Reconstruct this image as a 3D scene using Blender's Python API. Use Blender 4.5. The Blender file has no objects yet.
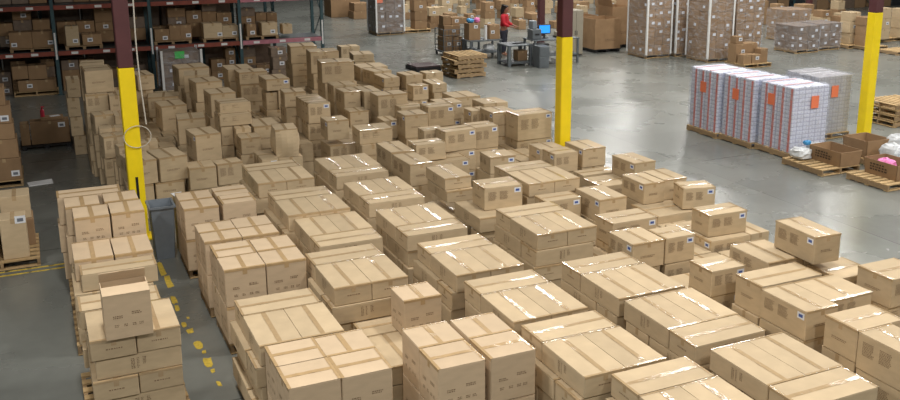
import bpy, math, random
from mathutils import Vector, Matrix
from mathutils.bvhtree import BVHTree
random.seed(7)
R = random.uniform
scene = bpy.context.scene
col = scene.collection

# ------------------------------------------------------------------ camera
HC, F, PPX, PPY, YH = 5.0, 945.0, 485.0, 150.0, -88.0
PITCH = math.atan((PPY - YH) / F)
YAW = math.radians(25.5)
cam_d = bpy.data.cameras.new('camera')
cam_d.sensor_width = 36.0
cam_d.lens = F / 900.0 * 36.0
cam_d.shift_x = -(PPX - 450.0) / 900.0
cam_d.shift_y = -(200.0 - PPY) / 900.0
cam_d.clip_end = 300
cam = bpy.data.objects.new('camera', cam_d)
cam.location = (0, 0, HC)
cam.rotation_euler = (math.pi / 2 - PITCH, 0, -YAW)
col.objects.link(cam)
scene.camera = cam

# ------------------------------------------------------------------ light
world = bpy.data.worlds.new('hall_ambient')
world.use_nodes = True
world.node_tree.nodes['Background'].inputs[0].default_value = (0.9, 0.95, 1.0, 1)
world.node_tree.nodes['Background'].inputs[1].default_value = 0.10
scene.world = world
LAMP_Z = 8.6
LAMPS = []
for ix in range(7):
    for iy in range(7):
        LAMPS.append((-5.5 + ix * 6.2, 1.0 + iy * 7.6))
for x, y in LAMPS:
    if (x < 0 and y > 12) or (x < 8 and y > 15): continue          # bays over the racks and the left aisle have no lamp lit
    ld = bpy.data.lights.new('high_bay_lamp', 'AREA')
    ld.shape = 'RECTANGLE'
    ld.size, ld.size_y = 0.6, 1.5
    ld.energy = 322
    ld.color = (1.0, 0.975, 0.93)
    lo = bpy.data.objects.new('high_bay_lamp', ld)
    lo.location = (x, y, LAMP_Z)
    col.objects.link(lo)
vs = scene.view_settings
vs.view_transform = 'Standard'
vs.look = 'None'
vs.gamma = 1.0
vs.use_curve_mapping = False
vs.exposure = 0.0

# ------------------------------------------------------------------ pixel helpers
FW = Vector((math.sin(YAW) * math.cos(PITCH), math.cos(YAW) * math.cos(PITCH), -math.sin(PITCH)))
RT = Vector((math.cos(YAW), -math.sin(YAW), 0))
UP = RT.cross(FW)
CAM = Vector((0, 0, HC))
def ray(x, y):
    return FW + RT * ((x - PPX) / F) - UP * ((y - PPY) / F)
def at(x, y, z=0.0):                       # pixel on the horizontal plane z
    d = ray(x, y)
    return CAM + d * ((z - HC) / d.z)
def atY(x, y, Y):                          # pixel on the vertical plane y = Y
    d = ray(x, y)
    return CAM + d * (Y / d.y)
def px(p):
    q = Vector(p) - CAM
    return PPX + F * q.dot(RT) / q.dot(FW), PPY - F * q.dot(UP) / q.dot(FW)
def z_on(p, y):                            # height of image row y on the vertical through p
    lo, hi = -1.0, 12.0
    for _ in range(40):
        m = (lo + hi) / 2
        if px((p[0], p[1], m))[1] > y: lo = m
        else: hi = m
    return lo

# ------------------------------------------------------------------ materials
def new_mat(name):
    m = bpy.data.materials.new(name)
    m.use_nodes = True
    return m, m.node_tree.nodes, m.node_tree.links, m.node_tree.nodes['Principled BSDF']
def lin(r, g, b):
    f = lambda c: (c / 255 / 12.92) if c / 255 <= 0.04045 else ((c / 255 + 0.055) / 1.055) ** 2.4
    return (f(r), f(g), f(b), 1)
def mat(name, rgb, rough=0.6, metal=0.0, var=0.0, scale=8.0, bump=0.0, objvar=0.0, spec=0.5, stretch=(1, 1, 1), emit=None):
    m, N, L, p = new_mat(name)
    c = lin(*rgb)
    p.inputs['Roughness'].default_value = rough
    p.inputs['Metallic'].default_value = metal
    p.inputs['Specular IOR Level'].default_value = spec
    p.inputs['Base Color'].default_value = c
    if var or bump:
        tc = N.new('ShaderNodeTexCoord'); mp = N.new('ShaderNodeMapping')
        mp.inputs['Scale'].default_value = stretch
        L.new(tc.outputs['Object'], mp.inputs['Vector'])
        nz = N.new('ShaderNodeTexNoise')
        nz.inputs['Scale'].default_value = scale; nz.inputs['Detail'].default_value = 5
        L.new(mp.outputs['Vector'], nz.inputs['Vector'])
        if var:
            mr = N.new('ShaderNodeMapRange')
            mr.inputs['From Min'].default_value = 0.3; mr.inputs['From Max'].default_value = 0.7
            mr.inputs['To Min'].default_value = 1 - var; mr.inputs['To Max'].default_value = 1 + var
            L.new(nz.outputs['Fac'], mr.inputs['Value'])
            last = mr.outputs['Result']
            if objvar:
                oi = N.new('ShaderNodeObjectInfo'); m2 = N.new('ShaderNodeMapRange')
                m2.inputs['To Min'].default_value = 1 - objvar; m2.inputs['To Max'].default_value = 1 + objvar
                L.new(oi.outputs['Random'], m2.inputs['Value'])
                mm = N.new('ShaderNodeMath'); mm.operation = 'MULTIPLY'
                L.new(last, mm.inputs[0]); L.new(m2.outputs['Result'], mm.inputs[1]); last = mm.outputs[0]
            vm = N.new('ShaderNodeVectorMath'); vm.operation = 'SCALE'
            vm.inputs[0].default_value = c[:3]
            L.new(last, vm.inputs['Scale'])
            L.new(vm.outputs['Vector'], p.inputs['Base Color'])
        if bump:
            b = N.new('ShaderNodeBump'); b.inputs['Strength'].default_value = bump; b.inputs['Distance'].default_value = 0.01
            L.new(nz.outputs['Fac'], b.inputs['Height']); L.new(b.outputs['Normal'], p.inputs['Normal'])
    if emit:
        p.inputs['Emission Color'].default_value = c
        p.inputs['Emission Strength'].default_value = emit
    return m

M = {}
M['kraft'] = mat('kraft_cardboard', (190, 169, 137), 0.75, 0, 0.07, 5, 0.10, 0.09, 0.25, (1, 1, 3))
M['kraft_pale'] = mat('pale_kraft_cardboard', (199, 176, 146), 0.75, 0, 0.06, 5, 0.10, 0.06, 0.25, (1, 1, 3))
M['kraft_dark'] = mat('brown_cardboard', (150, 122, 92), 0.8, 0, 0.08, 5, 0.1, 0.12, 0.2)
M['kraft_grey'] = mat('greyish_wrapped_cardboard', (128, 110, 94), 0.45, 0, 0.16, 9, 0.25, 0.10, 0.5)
M['tape'] = mat('clear_packing_tape', (178, 152, 116), 0.14, 0, 0.08, 14, 0.30, 0.05, 0.9)
M['tape_brown'] = mat('brown_packing_tape', (182, 153, 113), 0.20, 0, 0.08, 16, 0.25, 0.05, 0.5)
M['ink'] = mat('dark_print_ink', (124, 100, 74), 0.8)
M['ink_black'] = mat('black_print_ink', (40, 32, 26), 0.8)
M['ink_dark'] = mat('brown_black_print_ink', (70, 54, 40), 0.8)
M['label'] = mat('white_label_paper', (226, 228, 232), 0.5, 0, 0.04, 60)
M['label_blue'] = mat('blue_label_print', (70, 95, 165), 0.6)
M['label_grey'] = mat('grey_label_print', (110, 115, 125), 0.6)
M['wood'] = mat('pallet_wood', (186, 158, 116), 0.8, 0, 0.22, 14, 0.2, 0.16, 0.2, (1, 6, 1))
M['wood_old'] = mat('weathered_pallet_wood', (150, 126, 96), 0.85, 0, 0.22, 14, 0.2, 0.2, 0.2, (1, 6, 1))
M['black'] = mat('black_plastic', (28, 28, 30), 0.5, 0, 0.1, 20)
M['black_floor_pallet'] = mat('dark_reddish_plastic', (66, 48, 48), 0.6, 0, 0.1, 20)
M['yellow'] = mat('yellow_column_paint', (246, 216, 24), 0.42, 0, 0.06, 4, 0.05)
M['maroon'] = mat('maroon_column_paint', (84, 46, 48), 0.55, 0, 0.10, 5, 0.05)
M['rack_orange'] = mat('orange_red_rack_paint', (132, 62, 46), 0.5, 0, 0.15, 6)
M['rack_pink'] = mat('faded_pink_rack_paint', (176, 112, 124), 0.5, 0, 0.15, 6)
M['rack_teal'] = mat('teal_rack_paint', (48, 76, 82), 0.5, 0, 0.15, 6)
M['white'] = mat('white_card', (222, 222, 220), 0.6, 0, 0.05, 20)
M['bin_grey'] = mat('grey_bin_plastic', (122, 130, 138), 0.45, 0, 0.06, 10)
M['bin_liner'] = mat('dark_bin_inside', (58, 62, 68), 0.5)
M['steel'] = mat('grey_painted_steel', (100, 106, 110), 0.45, 0.3, 0.08, 10)
M['steel_dark'] = mat('dark_steel', (58, 62, 66), 0.45, 0.3, 0.1, 10)
M['cabinet'] = mat('beige_grey_cabinet_paint', (150, 142, 126), 0.5, 0, 0.05, 5)
M['orange'] = mat('orange_sticker', (240, 128, 88), 0.6, 0, 0.05, 30)
M['green'] = mat('green_sticker', (70, 205, 90), 0.6)
M['red_print'] = mat('red_carton_print', (210, 124, 114), 0.6, 0, 0.12, 30)
M['blue_plastic'] = mat('blue_plastic_film', (70, 150, 205), 0.4)
M['pink_plastic'] = mat('pink_plastic_film', (232, 130, 190), 0.4)
M['screen'] = mat('lit_blue_screen', (40, 140, 235), 0.3, emit=0.9)
M['skin'] = mat('skin', (140, 96, 74), 0.6)
M['red_cloth'] = mat('red_shirt_cloth', (186, 28, 44), 0.8, 0, 0.08, 12)
M['jeans'] = mat('dark_trouser_cloth', (44, 46, 58), 0.85, 0, 0.1, 20)
M['hair'] = mat('dark_hair', (30, 24, 22), 0.6, 0, 0.15, 40, 0.3)
M['tyre'] = mat('black_rubber', (30, 30, 30), 0.7)
M['red_plastic'] = mat('red_plastic', (170, 40, 60), 0.4)
M['cord'] = mat('white_cord', (196, 190, 178), 0.6)
M['wall'] = mat('painted_wall_panels', (104, 102, 98), 0.8, 0, 0.08, 0.8)
M['ceiling'] = mat('grey_roof_deck', (122, 124, 126), 0.85, 0, 0.05, 1)
M['paper'] = mat('white_paper', (225, 226, 228), 0.6)

def wrap_material():
    m = bpy.data.materials.new('stretch_wrap_film'); m.use_nodes = True
    N, L = m.node_tree.nodes, m.node_tree.links
    N.remove(N['Principled BSDF'])
    out = N['Material Output']
    tr = N.new('ShaderNodeBsdfTransparent'); tr.inputs[0].default_value = (0.96, 0.97, 1, 1)
    gl = N.new('ShaderNodeBsdfPrincipled')
    gl.inputs['Base Color'].default_value = lin(214, 218, 224); gl.inputs['Roughness'].default_value = 0.22
    tc = N.new('ShaderNodeTexCoord'); mp = N.new('ShaderNodeMapping'); mp.inputs['Scale'].default_value = (1, 1, 2.5)
    nz = N.new('ShaderNodeTexNoise'); nz.inputs['Scale'].default_value = 4; nz.inputs['Detail'].default_value = 7
    nz.inputs['Distortion'].default_value = 1.2
    L.new(tc.outputs['Object'], mp.inputs[0]); L.new(mp.outputs[0], nz.inputs['Vector'])
    mr = N.new('ShaderNodeMapRange'); mr.inputs['From Min'].default_value = 0.42; mr.inputs['From Max'].default_value = 0.72
    mr.inputs['To Min'].default_value = 0.03; mr.inputs['To Max'].default_value = 0.36
    L.new(nz.outputs['Fac'], mr.inputs['Value'])
    b = N.new('ShaderNodeBump'); b.inputs['Strength'].default_value = 0.8; b.inputs['Distance'].default_value = 0.03
    L.new(nz.outputs['Fac'], b.inputs['Height']); L.new(b.outputs['Normal'], gl.inputs['Normal'])
    mx = N.new('ShaderNodeMixShader')
    L.new(mr.outputs['Result'], mx.inputs[0]); L.new(tr.outputs[0], mx.inputs[1]); L.new(gl.outputs[0], mx.inputs[2])
    L.new(mx.outputs[0], out.inputs['Surface'])
    return m
M['wrap'] = wrap_material()

def goods_material(name, rgb, line, sx, sz):
    """small printed cartons: a fine grid of carton joints and dots too small to build"""
    m, N, L, p = new_mat(name)
    p.inputs['Roughness'].default_value = 0.45
    tc = N.new('ShaderNodeTexCoord'); sp = N.new('ShaderNodeSeparateXYZ')
    L.new(tc.outputs['Object'], sp.inputs[0])
    add = N.new('ShaderNodeMath'); add.operation = 'ADD'
    L.new(sp.outputs['X'], add.inputs[0]); L.new(sp.outputs['Y'], add.inputs[1])
    def cell(sock, size, lo):
        a = N.new('ShaderNodeMath'); a.operation = 'DIVIDE'; a.inputs[1].default_value = size; L.new(sock, a.inputs[0])
        f = N.new('ShaderNodeMath'); f.operation = 'FRACT'; L.new(a.outputs[0], f.inputs[0])
        g = N.new('ShaderNodeMath'); g.operation = 'LESS_THAN'; g.inputs[1].default_value = lo; L.new(f.outputs[0], g.inputs[0])
        return g.outputs[0]
    h = cell(sp.outputs['Z'], sz, 0.18); v = cell(add.outputs[0], sx, 0.10)
    d1 = cell(sp.outputs['Z'], sz, 0.62); d2 = cell(add.outputs[0], sx / 2, 0.40)
    mu = N.new('ShaderNodeMath'); mu.operation = 'MULTIPLY'; L.new(d1, mu.inputs[0]); L.new(d2, mu.inputs[1])
    h2 = N.new('ShaderNodeMath'); h2.operation = 'MAXIMUM'; L.new(h, h2.inputs[0]); L.new(v, h2.inputs[1])
    m3 = N.new('ShaderNodeMath'); m3.operation = 'MULTIPLY'; m3.inputs[1].default_value = 0.45; L.new(mu.outputs[0], m3.inputs[0])
    h3 = N.new('ShaderNodeMath'); h3.operation = 'MAXIMUM'; L.new(h2.outputs[0], h3.inputs[0]); L.new(m3.outputs[0], h3.inputs[1])
    h4 = N.new('ShaderNodeMath'); h4.operation = 'MULTIPLY'; h4.inputs[1].default_value = 0.55; L.new(h3.outputs[0], h4.inputs[0])
    mx = N.new('ShaderNodeMix'); mx.data_type = 'RGBA'
    mx.inputs['A'].default_value = lin(*rgb); mx.inputs['B'].default_value = lin(*line)
    L.new(h4.outputs[0], mx.inputs['Factor']); L.new(mx.outputs['Result'], p.inputs['Base Color'])
    return m
M['goods'] = goods_material('printed_white_cartons', (224, 226, 236), (120, 118, 150), 0.17, 0.085)
M['goods_grey'] = goods_material('printed_grey_cartons', (186, 184, 186), (120, 112, 112), 0.17, 0.085)

def floor_material():
    m, N, L, p = new_mat('polished_concrete')
    tc = N.new('ShaderNodeTexCoord'); sp = N.new('ShaderNodeSeparateXYZ'); L.new(tc.outputs['Object'], sp.inputs[0])
    n1 = N.new('ShaderNodeTexNoise'); n1.inputs['Scale'].default_value = 0.55; n1.inputs['Detail'].default_value = 8
    n2 = N.new('ShaderNodeTexNoise'); n2.inputs['Scale'].default_value = 6; n2.inputs['Detail'].default_value = 6
    L.new(tc.outputs['Object'], n1.inputs['Vector']); L.new(tc.outputs['Object'], n2.inputs['Vector'])
    r1 = N.new('ShaderNodeMapRange'); r1.inputs['From Min'].default_value = 0.3; r1.inputs['From Max'].default_value = 0.7
    r1.inputs['To Min'].default_value = 0.84; r1.inputs['To Max'].default_value = 1.14; L.new(n1.outputs['Fac'], r1.inputs['Value'])
    r2 = N.new('ShaderNodeMapRange'); r2.inputs['To Min'].default_value = 0.9; r2.inputs['To Max'].default_value = 1.1
    L.new(n2.outputs['Fac'], r2.inputs['Value'])
    mu = N.new('ShaderNodeMath'); mu.operation = 'MULTIPLY'; L.new(r1.outputs[0], mu.inputs[0]); L.new(r2.outputs[0], mu.inputs[1])
    def rng(sock, a, b):
        g = N.new('ShaderNodeMath'); g.operation = 'GREATER_THAN'; g.inputs[1].default_value = a; L.new(sock, g.inputs[0])
        l = N.new('ShaderNodeMath'); l.operation = 'LESS_THAN'; l.inputs[1].default_value = b; L.new(sock, l.inputs[0])
        k = N.new('ShaderNodeMath'); k.operation = 'MULTIPLY'; L.new(g.outputs[0], k.inputs[0]); L.new(l.outputs[0], k.inputs[1])
        return k.outputs[0]
    def both(a, b, op='MULTIPLY'):
        k = N.new('ShaderNodeMath'); k.operation = op; L.new(a, k.inputs[0]); L.new(b, k.inputs[1]); return k.outputs[0]
    X, Y = sp.outputs['X'], sp.outputs['Y']
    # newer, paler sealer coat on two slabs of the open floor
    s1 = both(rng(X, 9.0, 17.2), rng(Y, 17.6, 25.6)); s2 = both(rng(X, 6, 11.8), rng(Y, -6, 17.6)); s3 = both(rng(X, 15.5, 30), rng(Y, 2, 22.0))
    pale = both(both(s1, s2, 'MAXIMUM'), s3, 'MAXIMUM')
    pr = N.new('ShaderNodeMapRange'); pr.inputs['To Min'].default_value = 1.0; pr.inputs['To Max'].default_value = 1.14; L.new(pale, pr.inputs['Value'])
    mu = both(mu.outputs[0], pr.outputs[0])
    # saw-cut joints
    joint = None
    for s, v in ((X, 11.77), (X, 4.1), (X, 19.4), (X, -3.6), (Y, 9.3), (Y, 15.15), (Y, 21.0), (Y, 26.9), (Y, 33.0), (X, 15.5)):
        j = rng(s, v - 0.012, v + 0.012)
        joint = j if joint is None else both(joint, j, 'MAXIMUM')
    jr = N.new('ShaderNodeMapRange'); jr.inputs['To Min'].default_value = 1.0; jr.inputs['To Max'].default_value = 0.5; L.new(joint, jr.inputs['Value'])
    mu = both(mu, jr.outputs[0])
    vm = N.new('ShaderNodeVectorMath'); vm.operation = 'SCALE'; vm.inputs[0].default_value = lin(117, 119, 114)[:3]
    L.new(mu, vm.inputs['Scale']); L.new(vm.outputs['Vector'], p.inputs['Base Color'])
    rr = N.new('ShaderNodeMapRange'); rr.inputs['To Min'].default_value = 0.19; rr.inputs['To Max'].default_value = 0.36
    L.new(n1.outputs['Fac'], rr.inputs['Value']); L.new(rr.outputs[0], p.inputs['Roughness'])
    return m
M['floor'] = floor_material()

# ------------------------------------------------------------------ mesh helpers
class MB:
    def __init__(self): self.v, self.f, self.m = [], [], []
    def quad(self, a, b, c, d, mi=0):
        n = len(self.v); self.v += [tuple(a), tuple(b), tuple(c), tuple(d)]; self.f.append((n, n + 1, n + 2, n + 3)); self.m.append(mi); return self
    def hexa(self, p, mi=0):               # 8 points: bottom ring ccw then top ring ccw
        n = len(self.v); self.v += [tuple(q) for q in p]
        for q in ((3, 2, 1, 0), (4, 5, 6, 7), (0, 1, 5, 4), (1, 2, 6, 5), (2, 3, 7, 6), (3, 0, 4, 7)):
            self.f.append(tuple(n + i for i in q)); self.m.append(mi)
        return self
    def box(self, x0, x1, y0, y1, z0, z1, mi=0):
        return self.hexa([(x0, y0, z0), (x1, y0, z0), (x1, y1, z0), (x0, y1, z0), (x0, y0, z1), (x1, y0, z1), (x1, y1, z1), (x0, y1, z1)], mi)
    def rbox(self, x0, x1, y0, y1, z0, z1, r=0.006, mi=0):      # box with chamfered edges
        n = len(self.v); idx = {}
        X, Y, Z = (x0, x1), (y0, y1), (z0, z1)
        for i in (0, 1):
            for j in (0, 1):
                for k in (0, 1):
                    s = (1 - 2 * i, 1 - 2 * j, 1 - 2 * k)
                    for a in range(3):
                        c = [X[i] + s[0] * r, Y[j] + s[1] * r, Z[k] + s[2] * r]
                        c[a] = (X[i], Y[j], Z[k])[a]
                        idx[(i, j, k, a)] = len(self.v); self.v.append(tuple(c))
        def add(q, out):
            p = [Vector(self.v[t]) for t in q]
            nn = (p[1] - p[0]).cross(p[2] - p[0])
            if nn.dot(Vector(out)) < 0: q = q[::-1]
            self.f.append(tuple(q)); self.m.append(mi)
        B = (0, 1)
        for a in range(3):
            o = [t for t in range(3) if t != a]
            for s in B:
                def key(u, v):
                    k = [0, 0, 0]; k[a] = s; k[o[0]] = u; k[o[1]] = v; return (*k, a)
                d = [0, 0, 0]; d[a] = 2 * s - 1
                add([idx[key(0, 0)], idx[key(1, 0)], idx[key(1, 1)], idx[key(0, 1)]], d)
        for a in range(3):                 # edges parallel to a
            o = [t for t in range(3) if t != a]
            for u in B:
                for v in B:
                    def key(s, ax):
                        k = [0, 0, 0]; k[a] = s; k[o[0]] = u; k[o[1]] = v; return (*k, ax)
                    d = [0, 0, 0]; d[o[0]] = 2 * u - 1; d[o[1]] = 2 * v - 1
                    add([idx[key(0, o[0])], idx[key(1, o[0])], idx[key(1, o[1])], idx[key(0, o[1])]], d)
        for i in B:
            for j in B:
                for k in B:
                    add([idx[(i, j, k, 0)], idx[(i, j, k, 1)], idx[(i, j, k, 2)]], (2 * i - 1, 2 * j - 1, 2 * k - 1))
        return self
    def tube(self, pts, r, seg=6, mi=0, caps=True):
        rings = []
        for i, p in enumerate(pts):
            p = Vector(p)
            a = Vector(pts[max(i - 1, 0)]); b = Vector(pts[min(i + 1, len(pts) - 1)])
            t = (b - a).normalized()
            u = t.cross(Vector((0, 0, 1)) if abs(t.z) < 0.9 else Vector((1, 0, 0))).normalized(); w = t.cross(u)
            rr = r[i] if isinstance(r, (list, tuple)) else r
            ring = []
            for k in range(seg):
                an = 2 * math.pi * k / seg
                ring.append(len(self.v)); self.v.append(tuple(p + (u * math.cos(an) + w * math.sin(an)) * rr))
            rings.append(ring)
        for a, b in zip(rings, rings[1:]):
            for k in range(seg):
                self.f.append((a[k], a[(k + 1) % seg], b[(k + 1) % seg], b[k])); self.m.append(mi)
        if caps:
            self.f.append(tuple(rings[0][::-1])); self.m.append(mi); self.f.append(tuple(rings[-1])); self.m.append(mi)
        return self
    def mesh(self, name, mats):
        me = bpy.data.meshes.new(name)
        me.from_pydata(self.v, [], self.f)
        for m in (mats if isinstance(mats, (list, tuple)) else [mats]): me.materials.append(M[m])
        if any(self.m):
            me.polygons.foreach_set('material_index', self.m)
        me.update()
        return me
    def build(self, name, mats, parent=None, loc=None, rz=0.0):
        return link(name, self.mesh(name, mats), parent, loc, rz)
def link(name, me, parent=None, loc=None, rz=0.0):
    o = bpy.data.objects.new(name, me); col.objects.link(o)
    if parent is not None: o.parent = parent
    if loc is not None: o.location = loc
    if rz: o.rotation_euler = (0, 0, rz)
    return o
def empty(name, loc=(0, 0, 0), rz=0.0):
    o = bpy.data.objects.new(name, None); o.empty_display_size = 0.2; col.objects.link(o); o.location = loc
    if rz: o.rotation_euler = (0, 0, rz)
    return o
def tag(o, label, cat, group=None, kind=None):
    o['label'] = label; o['category'] = cat
    if group: o['group'] = group
    if kind: o['kind'] = kind
    return o
def struct(o, label):
    o['label'] = label; o['kind'] = 'structure'; return o
ORD = ['', 'first', 'second', 'third', 'fourth', 'fifth', 'sixth', 'seventh', 'eighth', 'ninth', 'tenth', 'eleventh', 'twelfth', 'thirteenth',
       'fourteenth', 'fifteenth', 'sixteenth', 'seventeenth', 'eighteenth', 'nineteenth', 'twentieth']
def ordw(n):
    if n < len(ORD): return ORD[n]
    return str(n) + {1: 'st', 2: 'nd', 3: 'rd'}.get(n % 10 if n % 100 not in (11, 12, 13) else 0, 'th')

# ------------------------------------------------------------------ the hall
XL, XR, YF, YB, ZC = -7.0, 46.0, -7.0, 64.0, 9.2
struct(MB().box(XL, XR, YF, YB, -0.2, 0).build('floor', 'floor'), 'grey polished concrete warehouse floor with saw-cut joints')
struct(MB().box(XL, XR, YB, YB + 0.2, 0, ZC).build('wall_back', 'wall'), 'far wall of the warehouse')
struct(MB().box(XL - 0.2, XL, YF, YB, 0, ZC).build('wall_left', 'wall'), 'left wall of the warehouse')
struct(MB().box(XR, XR + 0.2, YF, YB, 0, ZC).build('wall_right', 'wall'), 'right wall of the warehouse')
struct(MB().box(XL, XR, YF - 0.2, YF, 0, ZC).build('wall_front', 'wall'), 'wall behind the viewer')
struct(MB().box(XL, XR, YF, YB, ZC, ZC + 0.2).build('ceiling', 'ceiling'), 'grey roof deck above the warehouse')

# columns
def column(x, y, zy, label, half=0.115, slot=False):
    t = empty('steel_column', (x, y, 0))
    MB().rbox(-half, half, -half, half, 0, zy, 0.012).build('yellow_guard_paint', 'yellow', t)
    MB().rbox(-half + .004, half - .004, -half + .004, half - .004, zy, ZC, 0.012).build('maroon_shaft', 'maroon', t)
    MB().box(-half - .08, half + .08, -half - .08, half + .08, 0, 0.02).build('base_plate', 'yellow', t)
    if slot:
        MB().box(-0.015, 0.025, -half - 0.004, -half + .01, 0.62, 1.02).build('slot', 'black', t)
    tag(t, label, 'column', 'yellow and maroon steel columns')
    return t
column(1.19, 15.15, 2.72, 'yellow-based steel column standing among the stacked boxes at the left', slot=True)
column(8.86, 15.15, 2.76, 'yellow-based steel column in the middle, at the edge of the open floor')
column(16.74, 15.15, 2.86, 'yellow-based steel column at the right, beside the white wrapped pallets')
column(17.1, 31.0, 0.02, 'dark maroon column behind the computer desk')
column(32.4, 33.2, 0.02, 'dark maroon column beyond the boxes at the far right')

# ------------------------------------------------------------------ pallets
PALLET_PARTS = {}
def pallet_meshes(w, d):
    k = (w, d)
    if k not in PALLET_PARTS:
        bw = 0.10
        PALLET_PARTS[k] = (MB().box(-w / 2, w / 2, -bw / 2, bw / 2, -0.009, 0.009), MB().box(-0.02, 0.02, -d / 2, d / 2, -0.045, 0.045))
        PALLET_PARTS[k] = (PALLET_PARTS[k][0].mesh('deck_board', 'wood'), PALLET_PARTS[k][1].mesh('stringer', 'wood_old'))
    return PALLET_PARTS[k]
def pallet(x, y, w=1.0, d=1.2, z=0.0, label=None, group='wooden pallets under the box stacks', rz=0.0, parent=None, nb=7, dark=False):
    """deck boards run along x, stringers along y"""
    board, stringer = pallet_meshes(w, d)
    t = empty('wooden_pallet' if parent is None else 'pallet', (x, y, z), rz)
    if parent is not None: t.parent = parent
    for i in range(nb):
        o = link('deck_board', board, t, (R(-.004, .004), -d / 2 + 0.05 + i * (d - 0.1) / (nb - 1), 0.126))
    for i in (-1, 0, 1): link('stringer', stringer, t, (i * (w / 2 - 0.02), 0, 0.072))
    for i in (-1, 0, 1): link('bottom_board', board, t, (0, i * (d / 2 - 0.05), 0.018))
    if parent is None: tag(t, label, 'pallet', group)
    return t
PZ = 0.135

# ------------------------------------------------------------------ box layout: every carton is a record first
BOX = []
def overlaps(a, b, e=0.004):
    return (a['x0'] < b['x1'] - e and b['x0'] < a['x1'] - e and a['y0'] < b['y1'] - e and b['y0'] < a['y1'] - e
            and a['z0'] < b['z1'] - e and b['z0'] < a['z1'] - e)
OBST = [dict(x0=1.20 - .24, x1=1.20 + .24, y0=15.15 - .24, y1=15.15 + .24, z0=0, z1=9), dict(x0=8.86 - .24, x1=8.86 + .24, y0=15.15 - .24, y1=15.15 + .24, z0=0, z1=9)]
def trim(b, smallest=0.16):
    g = 0.008
    for o in OBST + BOX:
        if overlaps(b, o):
            opts = [('y1', o['y0'] - g), ('x1', o['x0'] - g), ('y0', o['y1'] + g), ('x0', o['x1'] + g)]
            best, bv = None, 0
            for k, v in opts:
                c = dict(b); c[k] = v
                dx, dy = c['x1'] - c['x0'], c['y1'] - c['y0']
                if dx > smallest and dy > smallest and dx * dy > bv: best, bv = c, dx * dy
            if best is None: return None
            b = best
    return b
def add(x0, y0, lx, ly, ztop, h, kind, pile, yaw=0.0, check=True, **kw):
    if yaw:                                 # turn about the near corner
        a = math.radians(yaw)
        ox = lx / 2 * math.cos(a) - ly / 2 * math.sin(a); oy = lx / 2 * math.sin(a) + ly / 2 * math.cos(a)
        x0, y0 = x0 + ox - lx / 2, y0 + oy - ly / 2
    b = dict(x0=x0, x1=x0 + lx, y0=y0, y1=y0 + ly, z0=ztop - h, z1=ztop, kind=kind, pile=pile, yaw=yaw, **kw)
    if check:
        b = trim(b)
        if b is None: return None
    BOX.append(b)
    return b

PALLETS = []
ROWS = {'L': 'left of taped aisle', 'B': 'first row right of aisle', 'C': 'second row right of aisle',
        'D': 'third row right of aisle', 'E': 'fourth row right of aisle'}
def flat_stack(row, bl, z, n=4, patt='A', w=0.865, ac=0.42, pr=0.79, wob=0.012, jit=None, acz=0.0):
    """pallet of flat cartons, three to a layer: one across and a pair lengthwise; bl = pixel of the top's back-left corner"""
    p = at(bl[0], bl[1], z)
    x, yb = p.x, p.y
    L = ac + pr + 0.01
    pal = (row, (x + w / 2, yb - L / 2), (round(w + .06, 2), round(L - .04, 2))); PALLETS.append(pal)
    h = (z - PZ) / n
    for k in range(n):
        top = z - k * h
        pt = patt if k % 2 == 0 else ('P' if patt == 'A' else 'A')
        jx, jy = (0, 0) if k == 0 else (R(-.075, .01), R(-.04, .02))
        lay = k
        def c(x0, y0, lx, ly, role):
            a, b_ = R(0, wob) * (k > 0), R(0, wob) * (k > 0)
            add(x0 + jx + a, y0 + jy + b_, lx - 0.004 - a, ly - 0.004 - b_, top, h - 0.005, 'F', row, check=(k > 0), pal=pal, role=role, lay=lay)
        if pt == 'A':
            c(x, yb - ac, w - 0.02, ac, 'rear'); c(x, yb - L, w / 2, pr, 'left'); c(x + w / 2, yb - L, w / 2, pr, 'right')
        else:
            c(x, yb - pr, w / 2, pr, 'left'); c(x + w / 2, yb - pr, w / 2, pr, 'right'); c(x, yb - L, w - 0.02, ac, 'front')
def square_stack(row, bls, z, n=2, lx=0.465, ly=0.45, nx=1, ny=2, axes=None):
    """stack of tall, nearly cubic cartons; bls = back-left pixels of each column pair"""
    h = (z - PZ) / n
    ps = [at(b[0], b[1], z) for b in bls]
    xs = min(p.x for p in ps); yb = max(p.y for p in ps)
    W = lx * nx * len(bls); L = ly * ny
    pal = (row, (xs + W / 2 + .02, yb - L / 2), (round(W, 2), round(L - .03, 2))); PALLETS.append(pal)
    roles = {0: 'rear', 1: 'front'}
    q = 0
    for ci, p in enumerate(ps):
        for i in range(nx):
            for j in range(ny):
                side = 'left' if ci * nx + i == 0 else 'right'
                for k in range(n):
                    add(p.x + i * (lx + 0.006) + R(0, .006), p.y - (j + 1) * ly - R(0, .004), lx - 0.008, ly - 0.012, z - k * h, h - 0.005, 'T', row,
                        check=(k > 0), pal=pal, role=side + ' ' + roles[j], lay=k, axis=(axes[q % len(axes)] if axes else 'Y'))
                q += 1

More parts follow.
